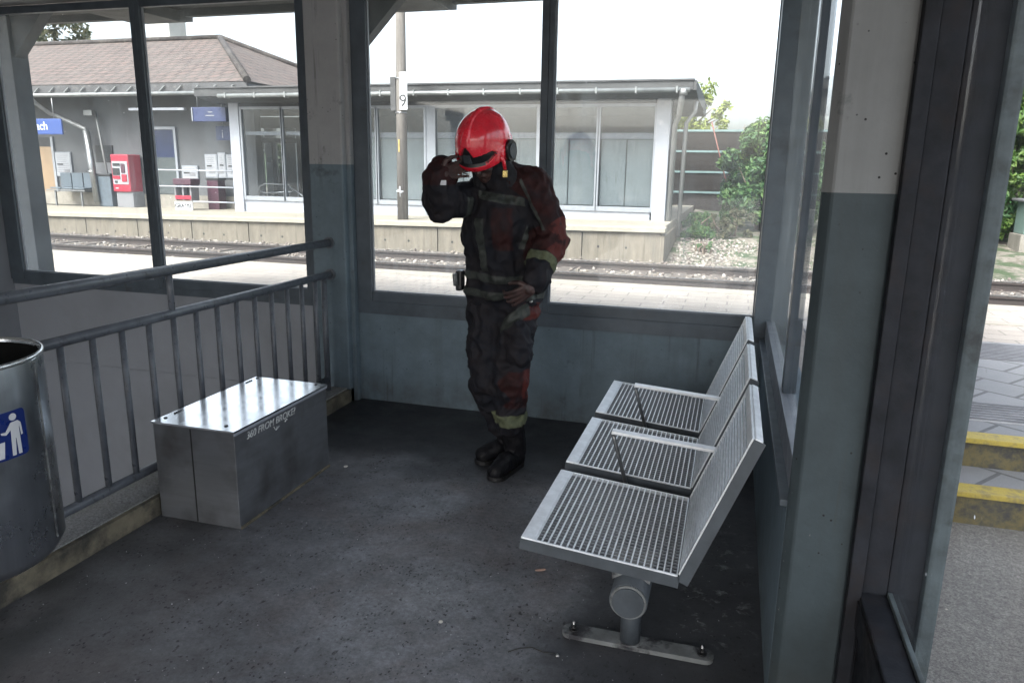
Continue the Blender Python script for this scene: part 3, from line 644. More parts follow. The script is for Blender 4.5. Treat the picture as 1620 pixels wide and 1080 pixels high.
for y in (2.22, 3.60):
    b = MB(); b.tube([(-.223, y, .008), (-.223, y, .20)], .034, 'bench_frame', 24).tube([(-.223, y, .016), (-.223, y, .024)], .040, 'cast_base', 24); b.build('post', bc)
    b = MB(); pl = []
    for c, a0_ in ((.022, -90), (-.425, 90)): pl += [(c+.028*math.cos(R(a0_+t)), y+.033*math.sin(R(a0_+t)), .003) for t in range(0, 181, 20)]
    b.prism(pl, (0, 0, .016), 'cast_base'); bp = b.build('base_plate', bc)
    for x in (-.415, .012):
        q = MB(); q.tube([(x, y, .019), (x, y, .024)], .016, 'black_rubber', 16).tube([(x, y, .024), (x, y, .034)], .0105, 'black_rubber', 6).tube([(x, y, .034), (x, y, .046)], .005, 'bolt_steel', 10).ball((x, y, .047), .0055, 'bolt_steel', 1)
        q = q.build('bolt', bc); sub(q, bp)
    for yy in (y-.06,):
        MB().prism([(-.30, yy, .385), (-.15, yy, .372), (-.165, yy, .27), (-.20, yy, .292), (-.25, yy, .292), (-.285, yy, .27)], (0, .02, 0), 'cast_base').build('saddle_bracket', bc)

# ---- small litter on the floor
def bit(name, x, y, sx, sy, sz, rot, m, label, cat, z=0):
    b = MB(); M = Matrix.Translation((x, y, z+sz/2+.001)) @ Matrix.Rotation(rot, 4, 'Z') @ Matrix.Diagonal((sx, sy, sz, 1))
    q = bmesh.ops.create_icosphere(b.b, subdivisions=2, radius=.5)
    for v in q['verts']: v.co *= 1+.35*noise.noise(v.co*3+Vector((x*9, y*9, 0)))
    bmesh.ops.transform(b.b, matrix=M, verts=q['verts']); b._fin(b.b.faces, m); o = b.build(name); return tag(o, label, cat)
bit('leaf', -.625, 2.582, .045, .014, .010, .5, 'leaf_litter', 'small curled brown scrap on the floor left of the nearest seat', 'leaf')
bit('cigarette_butt', -.872, 2.142, .016, .016, .008, .2, 'pale_litter', 'small pale round scrap on open floor left of the nearest seat', 'litter')
bit('cigarette_butt', -1.864, 3.267, .022, .014, .010, .9, 'pale_litter', 'small pale scrap on the floor beside the far end of the steel box', 'litter')
bit('cigarette_butt', -.440, 2.085, .012, .012, .010, 0, 'bolt_steel', 'tiny shiny bead on the floor in front of the bench base plate', 'litter')
b = MB(); b.tube([(-.60, 2.055, .004), (-.57, 2.085, .004), (-.53, 2.10, .006), (-.49, 2.09, .004), (-.45, 2.095, .004)], .0022, 'wire_black', 6); tag(b.build('wire'), 'short thin black wire lying on the floor near the bench base', 'wire')
bit('leaf', .93, 2.05, .05, .03, .012, .3, 'pale_litter', 'pale yellowish leaf lying on the asphalt outside the glass panel', 'leaf')
scatter_stones('floor_grit', 260, lambda: (random.uniform(-2.3, .1), random.uniform(1.1, 3.4), .001), 'grit', (.0012, .0032))

# ================================================================== FAR SIDE
# --- waiting room (low flat-roofed building)
wr = thing('waiting_room', (-6.5, 16, .46), 'low flat-roofed waiting room with large windows and pale corner posts', 'building')
def wp(n, mb): return mb.build(n, wr)
wp('wall', MB().box(-11.7, -1.72, 16.02, 16.2, .36, .70, 'white_metal').box(-11.7, -1.72, 16.0, 16.2, 2.90, 3.02, 'dark_wood'))
wp('wall', MB().box(-1.72, -1.66, 16.2, 21, .36, 3.0, 'render_white'))
wp('back_wall', MB().box(-18, -14.9, 20.9, 21, .3, 3.0, 'interior_dark').box(-13.22, -1.66, 20.9, 21, .3, 3.0, 'interior_dark').box(-14.9, -13.22, 20.9, 21, 2.67, 3.0, 'interior_dark'))
wp('floor_slab', MB().box(-11.9, -1.66, 16.2, 17.3, .40, .50, 'interior_floor').box(-18, -1.66, 17.3, 21, .40, .495, 'interior_floor'))
wp('door_frame', MB().box(-14.90, -14.39, 20.8, 20.9, .3, 2.45, 'black_plastic').box(-14.05, -13.90, 20.8, 20.9, .3, 2.30, 'black_plastic').box(-14.9, -13.22, 20.8, 20.9, 2.22, 2.36, 'black_plastic').box(-14.22, -14.05, 20.75, 20.8, 1.62, 1.78, 'black_plastic').box(-13.9, -13.5, 20.78, 20.82, .3, .95, 'white_metal'))
wp('bright_backdrop', MB().box(-15.46, -15.12, 22.5, 22.7, .3, 2.85, 'white_plastic')); wp('bright_backdrop', MB().box(-14.67, -14.28, 22.5, 22.7, .3, 2.85, 'white_plastic'))  # added white slabs stand in for the brightness seen through the far door
wp('corner_post', MB().box(-11.93, -11.66, 15.96, 16.2, .36, 3.0, 'white_metal', .01))
wp('corner_post', MB().box(-1.68, -1.40, 15.96, 16.2, .36, 3.0, 'white_metal', .01))
for x0, x1, cur in ((-11.60, -10.53, 0), (-10.47, -9.55, 0), (-9.45, -8.05, 1), (-7.98, -6.84, 1), (-6.56, -5.3, 1), (-5.2, -4.22, 1), (-4.12, -2.92, 1), (-2.84, -1.72, 1)):
    b = MB(); b.box(x0-.05, x0, 15.98, 16.06, .70, 2.90, 'frame_grey').box(x1, x1+.05, 15.98, 16.06, .70, 2.90, 'frame_grey').box(x0, x1, 15.985, 16.06, .70, .80, 'frame_grey').box(x0, x1, 15.985, 16.06, 2.84, 2.90, 'frame_grey')
    f = wp('window_frame', b)
    g = MB().box(x0, x1, 16.02, 16.03, .80, 2.84, 'far_glass').build('window_pane', wr); sub(g, f)
    if cur:
        xm = (x0+x1)/2
        c = MB().box(x0+.02, xm-.012, 16.10, 16.11, .82, 2.18, 'curtain').box(xm+.012, x1-.02, 16.10, 16.11, .82, 2.18, 'curtain').box(x0, x1, 16.095, 16.115, 2.20, 2.32, 'white_metal').build('frosted_screen', wr)
        sub(c, f)
    else:
        c = MB().box(x0, x1, 16.095, 16.115, 2.25, 2.33, 'white_metal').build('glazing_band', wr); sub(c, f)
wp('wall_infill', MB().box(-6.84, -6.56, 16.0, 16.12, .36, 2.90, 'frame_grey'))
b = MB(); b.prism([(-12.3, 15.25, 3.08), (-12.3, 15.25, 3.25), (-12.3, 21.4, 3.25), (-12.3, 21.4, 3.0), (-12.3, 15.9, 2.99)], (11.35, 0, 0), 'dark_wood'); b.box(-12.32, -.93, 15.22, 21.42, 3.252, 3.282, 'fascia')
wp('roof', b)
wp('verge', MB().prism([(-.945, 15.24, 3.07), (-.945, 15.24, 3.25), (-.945, 19.0, 3.25), (-.945, 19.0, 2.96), (-.945, 16.0, 2.98)], (.06, 0, 0), 'dark_wood'))
wp('gutter', MB().tube([(-11.6, 15.18, 3.075), (-1.0, 15.18, 3.075)], .045, 'gutter_zinc', 14))
g0 = wp('gutter_bracket', MB().box(-11.4, -11.37, 15.13, 15.3, 3.02, 3.14, 'gutter_zinc'))
for i in range(1, 14): dupe(g0, wr).location.x = i*.78
wp('downpipe', MB().tube([(-1.12, 15.2, 3.06), (-1.15, 15.22, 2.92), (-1.22, 15.7, 2.62), (-1.30, 15.9, 2.45), (-1.31, 15.9, .0)], .055, 'zinc_pipe', 14).tube([(-1.12, 15.2, 3.09), (-1.12, 15.2, 2.98)], .08, 'zinc_pipe', 14))
wp('downpipe', MB().tube([(-.93, 16.2, 2.95), (-.94, 16.2, 2.75), (-1.10, 16.2, 2.52), (-1.12, 16.2, .2)], .045, 'zinc_pipe', 14))
wp('cable_box', MB().box(-1.395, -1.345, 16.0, 16.1, 1.55, 2.0, 'black_plastic'))
wp('downpipe', MB().tube([(-1.40, 16.25, 2.95), (-1.36, 16.2, .3)], .03, 'dark_wood', 10))
bb = thing('bicycle_rack', (-11.4, 16.9, .475), 'chrome tubular seat rail behind the waiting room glass', 'rack')
MB().tube([(-11.75, 16.8, .48), (-11.78, 16.8, 1.0), (-11.6, 16.8, 1.08), (-10.9, 16.8, 1.06), (-10.8, 16.8, .9), (-11.6, 16.8, .84), (-11.78, 16.8, .9)], .02, 'galvanised', 10).tube([(-10.85, 16.8, 1.0), (-10.2, 16.8, .6)], .02, 'galvanised', 10).build('loop', bb)

# --- main station building
sb = thing('station_building', (-17, 17, .46), 'grey rendered station building with brown tiled hipped roof and chimney', 'building')
def sp(n, mb): return mb.build(n, sb)
sp('wall', MB().box(-30, -11.95, 17.0, 17.25, .30, 3.5, 'render_grey').box(-30, -18, 17.25, 26, .30, 3.5, 'render_grey'))
sp('wall_base', MB().box(-30, -11.96, 16.95, 17.0, .36, .72, 'concrete'))
m_ = bmesh.new(); uvl = m_.loops.layers.uv.new('UVMap')
E0, E1 = (-31.0, 16.1), (-11.45, 26.1); ZE, ZR = 3.50, 5.38; YR = 21.1; XR = -15.9
def rf(pts, uaxis):
    vs = [m_.verts.new(p) for p in pts]; f = m_.faces.new(vs)
    o = Vector(pts[0]); 
    for l in f.loops:
        p = Vector(l.vert.co); l[uvl].uv = (p[uaxis], math.hypot((p.y-o.y) if uaxis == 0 else (p.x-o.x), p.z-o.z))
rf([(-31, 16.1, ZE), (-11.45, 16.1, ZE), (XR, YR, ZR), (-27, YR, ZR)], 0)
rf([(-11.45, 16.1, ZE), (-11.45, 26.1, ZE), (XR, YR, ZR)], 1)
rf([(-11.45, 26.1, ZE), (-31, 26.1, ZE), (-27, YR, ZR), (XR, YR, ZR)], 0)
rf([(-31, 26.1, ZE), (-31, 16.1, ZE), (-27, YR, ZR)], 1)
me = bpy.data.meshes.new('roof'); m_.to_mesh(me); m_.free(); me.materials.append(MATS['roof_tiles']); ro = bpy.data.objects.new('roof', me); C.objects.link(ro); ro.parent = sb; ro.matrix_parent_inverse = Matrix.Translation(-wloc(sb))
md = ro.modifiers.new('s', 'SOLIDIFY'); md.thickness = .12; md.offset = -1
b = MB()
for a, c in (((XR, YR, ZR), (-11.45, 16.1, ZE)), ((XR, YR, ZR), (-11.45, 26.1, ZE)), ((-27, YR, ZR), (XR, YR, ZR))): b.tube([Vector(a)+Vector((0, 0, .03)), Vector(c)+Vector((0, 0, .03))], .09, 'roof_tiles', 10)
b.build('ridge_tiles', sb)
sp('soffit', MB().box(-31, -11.5, 16.15, 17.0, 3.28, 3.36, 'dark_wood').box(-31, -11.47, 16.10, 16.15, 3.28, 3.48, 'fascia').box(-11.52, -11.47, 16.15, 26, 3.28, 3.48, 'fascia'))
b = MB(); b.tube([(-31, 16.0, 3.23), (-12.2, 16.0, 3.23)], .05, 'gutter_zinc', 12); sp('gutter', b)
g0 = sp('gutter_bracket', MB().prism([(-19.5, 16.05, 3.30), (-19.46, 16.05, 3.30), (-19.3, 16.05, 3.42), (-19.34, 16.05, 3.42)], (0, .03, 0), 'gutter_zinc'))
for i in range(1, 16): dupe(g0, sb).location.x = i*.5
sp('gutter_end', MB().box(-12.25, -11.7, 15.9, 16.06, 3.14, 3.28, 'gutter_zinc', .02).tube([(-12.35, 16, 3.2), (-12.15, 15.9, 3.12)], .06, 'white_metal', 12))
sp('chimney', MB().box(-18.75, -17.95, 21.3, 22.1, 4.9, 6.2, 'render_white', .01).box(-18.9, -17.8, 21.2, 22.2, 5.40, 5.50, 'render_white', .01))
sp('downpipe', MB().tube([(-18.15, 16.05, 3.22), (-18.12, 16.2, 3.05), (-17.9, 16.4, 2.80), (-17.84, 16.5, 2.76), (-16.98, 16.6, 2.42), (-16.95, 16.6, 2.36)], .05, 'zinc_pipe', 12))
sp('downpipe', MB().tube([(-16.95, 16.6, 2.38), (-16.82, 16.6, .46)], .085, 'galvanised', 16).tube([(-16.90, 16.6, 1.32), (-16.897, 16.6, 1.27)], .10, 'galvanised', 16))
sp('downpipe', MB().tube([(-16.85, 16.9, 2.85), (-16.74, 16.8, 2.6), (-16.5, 16.8, .46)], .03, 'zinc_pipe', 10).box(-16.98, -16.7, 16.6, 16.75, 2.76, 2.90, 'gutter_zinc', .01))
dr = sp('door', MB().box(-19.3, -18.60, 16.96, 17.0, .72, 1.95, 'door_tan').box(-19.3, -18.60, 16.97, 17.0, 1.95, 2.2, 'black_plastic'))
MB().box(-18.60, -18.52, 16.94, 17.0, .72, 2.22, 'frame_grey').build('door_frame', sb)
d2 = sp('door', MB().box(-15.15, -14.42, 16.96, 17.0, .74, 2.42, 'far_glass').box(-15.15, -14.42, 16.975, 17.0, 1.7, 2.42, 'navy_sign').box(-15.15, -14.42, 16.975, 17.0, .74, 1.7, 'interior_dark'))
sp('door_frame', MB().box(-15.22, -15.15, 16.93, 17.0, .74, 2.49, 'frame_grey').box(-14.42, -14.35, 16.93, 17.0, .74, 2.49, 'frame_grey').box(-15.15, -14.42, 16.93, 17.0, 2.42, 2.49, 'frame_grey'))
sp('light_tube', MB().box(-15.2, -13.5, 16.3, 16.4, 2.86, 2.92, 'white_metal'))
sp('window', MB().box(-17.07, -16.50, 16.96, 17.0, 1.54, 2.0, 'black_plastic').box(-17.10, -16.48, 16.95, 17.0, 1.22, 1.54, 'machine_grey'))
# things on the far platform
o = thing('station_sign', (-17.57, 16.0, 2.24), 'blue station name sign hanging under the far eaves', 'sign')
MB().box(-18.7, -17.10, 15.98, 16.03, 2.24, 2.64, 'sign_blue', .02).build('sign_panel', o)
text_mesh('bach', .30, 'white_plastic', 'lettering', facing_cam(-18.12, 15.977, 2.36), o, .002)
for x in (-18.4, -17.35): MB().tube([(x, 16.0, 2.64), (x, 16.0, 3.2)], .012, 'galvanised', 8).build('hanger', o)
o = thing('departure_sign', (-12.6, 16.2, 2.57), 'long dark navy hanging board beside the pale corner post', 'sign')
MB().box(-13.12, -12.12, 16.1, 16.3, 2.57, 2.91, 'navy_sign', .01).build('board', o)
MB().box(-13.1, -13.07, 16.08, 16.1, 2.58, 2.90, 'frame_grey').box(-12.7, -12.45, 16.09, 16.1, 2.70, 2.72, 'paper_white').box(-12.62, -12.5, 16.09, 16.1, 2.78, 2.80, 'paper_white').build('markings', o)
for x in (-13.0, -12.25): MB().tube([(x, 16.2, 2.91), (x, 16.2, 3.28)], .012, 'galvanised', 8).build('hanger', o)
o = thing('information_sign', (-12.6, 16.6, 2.14), 'square navy sign with white letter i under the long board', 'sign')
MB().box(-12.83, -12.40, 16.6, 16.64, 2.14, 2.49, 'navy_sign', .01).build('sign_panel', o)
text_mesh('i', .3, 'paper_white', 'lettering', facing_cam(-12.66, 16.597, 2.20), o, .002)
MB().tube([(-12.62, 16.62, 2.49), (-12.62, 16.62, 3.28)], .012, 'galvanised', 8).build('hanger', o)
def poster(x0, x1, z0, z1, label, y=16.97, lines=9, mtx='paper_white'):
    o = thing('timetable_poster', ((x0+x1)/2, y, z0), label, 'poster', 'notices on the far station wall'); MB().box(x0, x1, y-.02, y+.025, z0, z1, 'frame_grey').build('frame', o)
    MB().box(x0+.03, x1-.03, y-.026, y-.02, z0+.03, z1-.03, mtx).build('sheet', o); b = MB()
    for i in range(lines):
        z = z1-.09-i*(z1-z0-.16)/lines; xe = x1-.06-random.uniform(0, .25)*(x1-x0); b.box(x0+.06, xe, y-.0285, y-.026, z-.008, z+.004, 'machine_grey')
    b.box(x0+.06, x0+.3*(x1-x0)+.1, y-.0295, y-.026, z0+.5*(z1-z0)-.02, z0+.5*(z1-z0)+.02, 'black_plastic'); b.box(x1-.26, x1-.07, y-.0295, y-.026, z0+.1, z0+.2, 'machine_grey'); b.build('print', o)
poster(-18.5, -17.95, 1.14, 1.81, 'white timetable poster on the wall beside the tan door')
poster(-13.50, -13.12, 1.2, 1.80, 'left of three white notices behind the far railing')
poster(-13.10, -12.86, 1.2, 1.84, 'middle of three notices behind the far railing, darker print', lines=12)
poster(-12.84, -12.45, 1.2, 1.80, 'right of three white notices behind the far railing')
poster(-14.25, -13.75, 1.12, 1.50, 'small pale notice right of the dark glass door', lines=5)
o = thing('platform_bench', (-17.6, 16.55, .46), 'blue-grey metal bench against the far station wall', 'bench')
for i in range(3):
    x = -18.15+i*.40
    MB().box(x, x+.37, 16.72, 16.76, .86, 1.25, 'seat_blue', .015, ).build('backrest', o); MB().box(x, x+.37, 16.34, 16.72, .82, .86, 'seat_blue', .015).build('seat', o)
MB().box(-18.3, -16.98, 16.36, 16.41, .765, .80, 'galvanised', .004).build('beam', o)
for x in (-18.05, -17.15): MB().box(x, x+.04, 16.38, 16.42, .36, .77, 'galvanised').build('leg', o)
o = thing('ticket_machine', (-15.85, 16.6, .46), 'red and grey ticket machine standing at the far station wall', 'ticket machine')
MB().box(-16.10, -15.55, 16.55, 16.95, .36, .78, 'machine_grey', .02).build('base', o)
MB().box(-16.14, -15.56, 16.50, 16.95, .78, 1.76, 'machine_red', .03).build('body', o)
MB().box(-16.10, -15.60, 16.488, 16.50, .98, 1.58, 'paper_white').build('front_panel', o)
MB().box(-16.08, -15.86, 16.47, 16.488, 1.22, 1.40, 'black_plastic').build('screen', o)
MB().box(-16.06, -15.84, 16.472, 16.488, 1.46, 1.53, 'black_plastic').box(-15.80, -15.68, 16.47, 16.488, 1.28, 1.52, 'magenta_dark').box(-15.80, -15.64, 16.47, 16.488, 1.05, 1.24, 'machine_red').box(-16.08, -15.86, 16.47, 16.488, 1.12, 1.20, 'machine_red').box(-16.04, -15.96, 16.47, 16.488, 1.02, 1.07, 'black_plastic').build('controls', o)
MB().box(-16.05, -15.95, 16.49, 16.5, .86, .89, 'paper_white').build('label_strip', o)
o = thing('waste_container', (-16.57, 16.8, .46), 'dark grey waste container between the downpipe and the red machine', 'container')
MB().box(-16.82, -16.36, 16.65, 16.93, .36, 1.18, 'dark_paint', .03).build('body', o); MB().box(-16.84, -16.34, 16.63, 16.95, 1.18, 1.25, 'black_plastic', .02).build('lid', o)
o = thing('newspaper_dispenser', (-13.45, 16.0, .46), 'free newspaper dispenser with dark twin slots and white sign reading GRATIS', 'dispenser')
MB().box(-13.72, -13.18, 15.95, 16.3, 1.02, 1.18, 'magenta_dark', .02).build('hood', o)
b = MB()
for x in (-13.70, -13.47, -13.24): b.box(x, x+.05, 15.96, 16.25, .63, 1.02, 'machine_grey', .01)
b.box(-13.65, -13.24, 16.10, 16.25, .63, 1.02, 'black_plastic'); b.build('slots', o)
MB().box(-13.68, -13.20, 15.95, 16.02, .66, .76, 'machine_red', .01).build('red_band', o)
MB().box(-13.70, -13.18, 15.94, 15.98, .40, .60, 'white_plastic').build('sign_panel', o)
text_mesh('GRATIS!', .150, 'black_plastic', 'lettering', facing_cam(-13.70, 15.937, .455), o, .002, 0, .92, .004)
o = thing('newspaper_box', (-12.98, 16.5, .46), 'dark magenta box standing right of the free newspaper dispenser', 'box'); MB().box(-13.14, -12.80, 16.5, 16.8, .36, 1.15, 'magenta_dark', .02).build('body', o); MB().box(-13.16, -12.78, 16.48, 16.82, 1.15, 1.2, 'black_plastic', .01).build('lid', o)
o = thing('platform_railing', (-13, 15.9, .46), 'three thin horizontal white rails beside the waiting room post', 'railing')
for x0, z in ((-14.25, 1.385), (-14.2, .985), (-13.1, .62)): MB().tube([(x0, 15.9, z), (-11.92, 15.95, z)], .018, 'white_metal', 10).build('rail', o)
MB().tube([(-14.2, 15.9, .46), (-14.2, 15.9, 1.39)], .02, 'white_metal', 10).build('post', o)
# mast
o = thing('wooden_mast', (-6.7, 14.5, .46), 'tall weathered wooden mast on the far platform edge with number plate', 'mast')
MB().tube([(-6.70, 14.5, .46), (-6.69, 14.5, 3.0), (-6.66, 14.5, 8.5)], [.115, .105, .085], 'wood_pole', 20).build('pole', o)
MB().box(-6.665, -6.50, 14.36, 14.385, 2.68, 3.40, 'white_plastic', .004).build('number_plate', o)
text_mesh('9', .34, 'black_plastic', 'lettering', facing_cam(-6.675, 14.357, 2.74), o, .002)
MB().box(-6.90, -6.78, 14.42, 14.60, 2.66, 3.32, 'dark_wood', .01).build('cable_box', o)
b = MB(); b.tube([(-6.70, 14.385, .95), (-6.70, 14.37, 1.16)], .010, 'white_plastic', 8).tube([(-6.78, 14.375, 1.06), (-6.62, 14.375, 1.06)], .009, 'white_plastic', 8).tube([(-6.75, 14.375, 1.10), (-6.65, 14.375, 1.02)], .007, 'white_plastic', 8).build('insulator', o)
MB().box(-6.72, -6.69, 14.375, 14.39, 1.85, 2.10, 'brass').build('plate', o)
for z in (2.62, 3.28): MB().tube([(-6.695, 14.5, z), (-6.695, 14.5, z+.02)], .118, 'galvanised', 20).build('band', o)

# noise barrier fence
o = thing('noise_barrier', (1, 24, .3), 'dark brown boarded noise barrier with pale horizontal beams', 'fence')
for i in range(4): MB().box(-4.5, 30, 24, 24.1, .36+i*.61, .93+i*.61, 'fence_board').build('board_panel', o)
for i in range(5): MB().box(-4.5, 30, 23.96, 24.1, .30+i*.61, .36+i*.61, 'fence_beam').build('beam', o)
o = MB().tube([(-.86, 23.5, 3.0), (-.20, 23.4, .9)], .018, 'red_pole', 10).build('marker_pole'); tag(o, 'thin red pole leaning against the dark noise barrier', 'pole')
# relay cabinet at the right edge
o = thing('relay_cabinet', (5.6, 17, .3), 'pale green-grey cabinet on a concrete base among the bushes at the right', 'cabinet')
MB().box(5.47, 6.8, 16.9, 17.5, .45, 1.08, 'cabinet_green', .02).build('body', o); MB().box(5.38, 6.9, 16.8, 17.6, 1.08, 1.14, 'machine_grey', .02).build('roof', o); MB().box(5.42, 6.85, 16.85, 17.55, -.3, .45, 'concrete', .01).build('base', o)

# ---- vegetation
def leaves(b, c, r, n, size, m, clusters, squash=.9):
    i = b.mi(m); cs = []
    for _ in range(clusters):
        d = Vector((random.gauss(0, 1), random.gauss(0, 1), random.gauss(0, 1))).normalized(); q = random.random()**.45
        cs.append((Vector((c[0]+d.x*r[0]*q, c[1]+d.y*r[1]*q, c[2]+d.z*r[2]*q)), random.uniform(.16, .34)*min(r)))
    for _ in range(n):
        cc, cr = random.choice(cs); d = Vector((random.gauss(0, 1), random.gauss(0, 1), random.gauss(0, .8))); p = cc+d.normalized()*cr*random.random()**.4
        a = random.uniform(0, 6.28); s_ = size*random.uniform(.6, 1.3)
        nrm = (d.normalized()*.6+Vector((random.gauss(0, .6), random.gauss(0, .6), .5))).normalized(); u = nrm.orthogonal().normalized(); v_ = nrm.cross(u)
        u2 = u*math.cos(a)+v_*math.sin(a); v2 = nrm.cross(u2)
        vs = [b.b.verts.new(p+u2*x*s_+v2*y*s_+nrm*z*s_) for x, y, z in ((-1, 0, 0), (-.2, .42, .08), (1, 0, -.1), (-.2, -.42, .08))]
        f = b.b.faces.new(vs); f.material_index = i
def bush(name, c, r, n, size, m, label, cat='bush', group=None, cl=40, base=.2):
    o = thing(name, (c[0], c[1], base), label, cat, group); b = MB(); leaves(b, c, r, n, size, m, cl); b.build('foliage', o); b = MB()
    for k in range(7):
        e = Vector((c[0]+random.uniform(-.7, .7)*r[0], c[1]+random.uniform(-.7, .7)*r[1], c[2]+random.uniform(.1, .7)*r[2])); s_ = Vector((c[0]+random.uniform(-.15, .15), c[1]+random.uniform(-.1, .1), base-.15))
        b.tube([s_, s_.lerp(e, .5)+Vector((random.uniform(-.1, .1), 0, .1)), e], [.03, .02, .006], 'bark', 6)
    b.build('stem', o); return o
G = 'bushes growing beyond the tracks'
bush('bush', (.78, 18.2, 1.35), (1.35, .9, 1.25), 17000, .085, 'leaf_bush', 'large dark green bush in front of the noise barrier beyond the platform end', group=G, cl=85)
bush('bush', (.50, 18.6, 2.2), (.85, .7, .8), 3800, .075, 'leaf_bright', 'lighter green upper bush rising above the noise barrier', group=G, cl=34, base=.4)
bush('bush', (-.75, 17.0, .42), (.60, .5, .38), 2200, .05, 'leaf_bush', 'low weedy bush at the foot of the downpipes', group=G, cl=22)
bush('bush', (-.1, 17.2, .42), (.6, .4, .34), 2400, .05, 'leaf_dull', 'low dry weeds between downpipes and large dark bush', group=G, cl=20)
bush('bush', (-.55, 15.2, .10), (.22, .2, .16), 420, .035, 'leaf_bush', 'single small green weed on the rubble bank', group=G, cl=8, base=-.05)
bush('bush', (5.6, 18.6, 2.8), (1.7, 1.1, 2.6), 30000, .085, 'leaf_bright', 'tall bright green bush behind the cabinet at the right edge', group=G, cl=170)
bush('bush', (4.2, 18.0, 1.2), (1.2, 1.0, 1.1), 6000, .085, 'leaf_bush', 'dark green bush left of the cabinet, seen through the near glass', group=G, cl=50)
bush('bush', (5.1, 17.9, 1.4), (.55, .6, 1.5), 6000, .07, 'leaf_bright', 'slim bright green bush just left of the cabinet', group=G, cl=50)
bush('bush', (3.0, 18.8, 1.5), (1.2, .9, 1.4), 5000, .085, 'leaf_bush', 'dark green bush just right of the shelter column', group=G, cl=50)
def tree(c, r, n, size, m, label, th):
    o = thing('tree', (c[0], c[1], 0), label, 'tree'); b = MB(); leaves(b, c, r, n, size, m, 46); b.build('crown', o); b = MB(); t = Vector((c[0], c[1], c[2]-r[2]*.5))
    b.tube([(c[0], c[1], -.3), t, (c[0]+.2, c[1], c[2]+r[2]*.3)], [.25, .16, .05], 'bark', 10)
    for k in range(8): b.tube([t, t+Vector((random.uniform(-1, 1)*r[0], random.uniform(-.7, .7)*r[1], random.uniform(.3, 1)*r[2]))*.75], [.08, .02], 'bark', 6)
    b.build('trunk', o)
tree((-28.9, 27, 6.3), (1.9, 1.5, 1.7), 3400, .14, 'leaf_dull', 'leafy tree behind the tiled roof at the far left', .2)
tree((-2.6, 36, 3.9), (2.2, 1.5, 1.6), 3400, .13, 'leaf_yellow', 'pale yellow-green tree beyond the noise barrier', .2)
o = tree((-17.75, 27, 1.75), (.42, .4, .75), 1500, .10, 'leaf_bright', 'green tree seen through the far door of the waiting room', .2)
#PERSON
# ================================================================== PERSON (firefighter)
def suit(name, base, dirt, reds, rough=.62):
    m = N(name)
    f = m.noise(14, 7, .65); k = m.mix(m.rng(f, .35, .7), base, dirt)
    rd = m.rng(m.attr('red'), -.004, .004); rd = m.math('MULTIPLY', rd, m.rng(m.noise(10, 6, .65), .34, .52, .25, 1))
    k = m.mix(rd, k, m.mix(m.rng(m.noise(18, 6, .6), .4, .7), reds, tuple(q*.35 for q in reds)))
    br = m.rng(m.attr('bright'), -.004, .004); br = m.math('MULTIPLY', br, m.rng(m.noise(16, 6, .6), .38, .5)); k = m.mix(br, k, (.085, .020, .017))
    bd = m.rng(m.attr('band'), -.0015, .0015)
    k = m.mix(bd, k, m.mix(m.rng(m.noise(22, 6, .7), .35, .68), (.055, .062, .056), (.020, .023, .022)))
    cf = m.rng(m.attr('cuff'), -.0015, .0015)
    k = m.mix(cf, k, m.mix(m.rng(m.noise(18, 6, .7), .35, .7), (.13, .145, .085), (.05, .056, .038)))
    m.col(k); m.rough(m.rng(bd, 0, 1, rough, .4)); m.b.inputs['Specular IOR Level'].default_value = .22
    h = m.math('ADD', m.noise(35, 5, .6), m.math('MULTIPLY', m.noise(300, 2, .5), .25)); m.bump(h, .45, .008)
suit('suit_cloth', (.0085, .010, .015), (.019, .016, .018), (.034, .011, .011), .75)
m = N('skin'); k = m.mix(m.rng(m.noise(30, 5, .6), .4, .65), (.060, .032, .029), (.030, .018, .018)); m.col(k); m.rough(.5); m.b.inputs['Subsurface Weight'].default_value = .05; m.bump(m.noise(180, 4), .2, .002)
m = N('helmet_red'); k = m.mix(m.rng(m.noise(9, 7, .7), .45, .70, 0, .6), (.74, .018, .040), (.34, .010, .020)); k = m.mix(m.rng(m.noise(60, 5, .75, (1, 1, .3)), .62, .70, 0, .6), k, (.06, .015, .018)); m.col(k); m.rough(m.rng(m.noise(14, 6, .7), .35, .65, .16, .34)); m.b.inputs['Coat Weight'].default_value = .8; m.b.inputs['Coat Roughness'].default_value = .06; m.bump(m.noise(3, 2), .02, .01)
mat('helmet_cloth', (.012, .013, .017), .85, 0, .3, 20, .4, 90); mat('helmet_black', (.010, .010, .012), .35, 0, .2); mat('visor_smoke', (.03, .032, .036), .12, 0, .1, coat=.5)

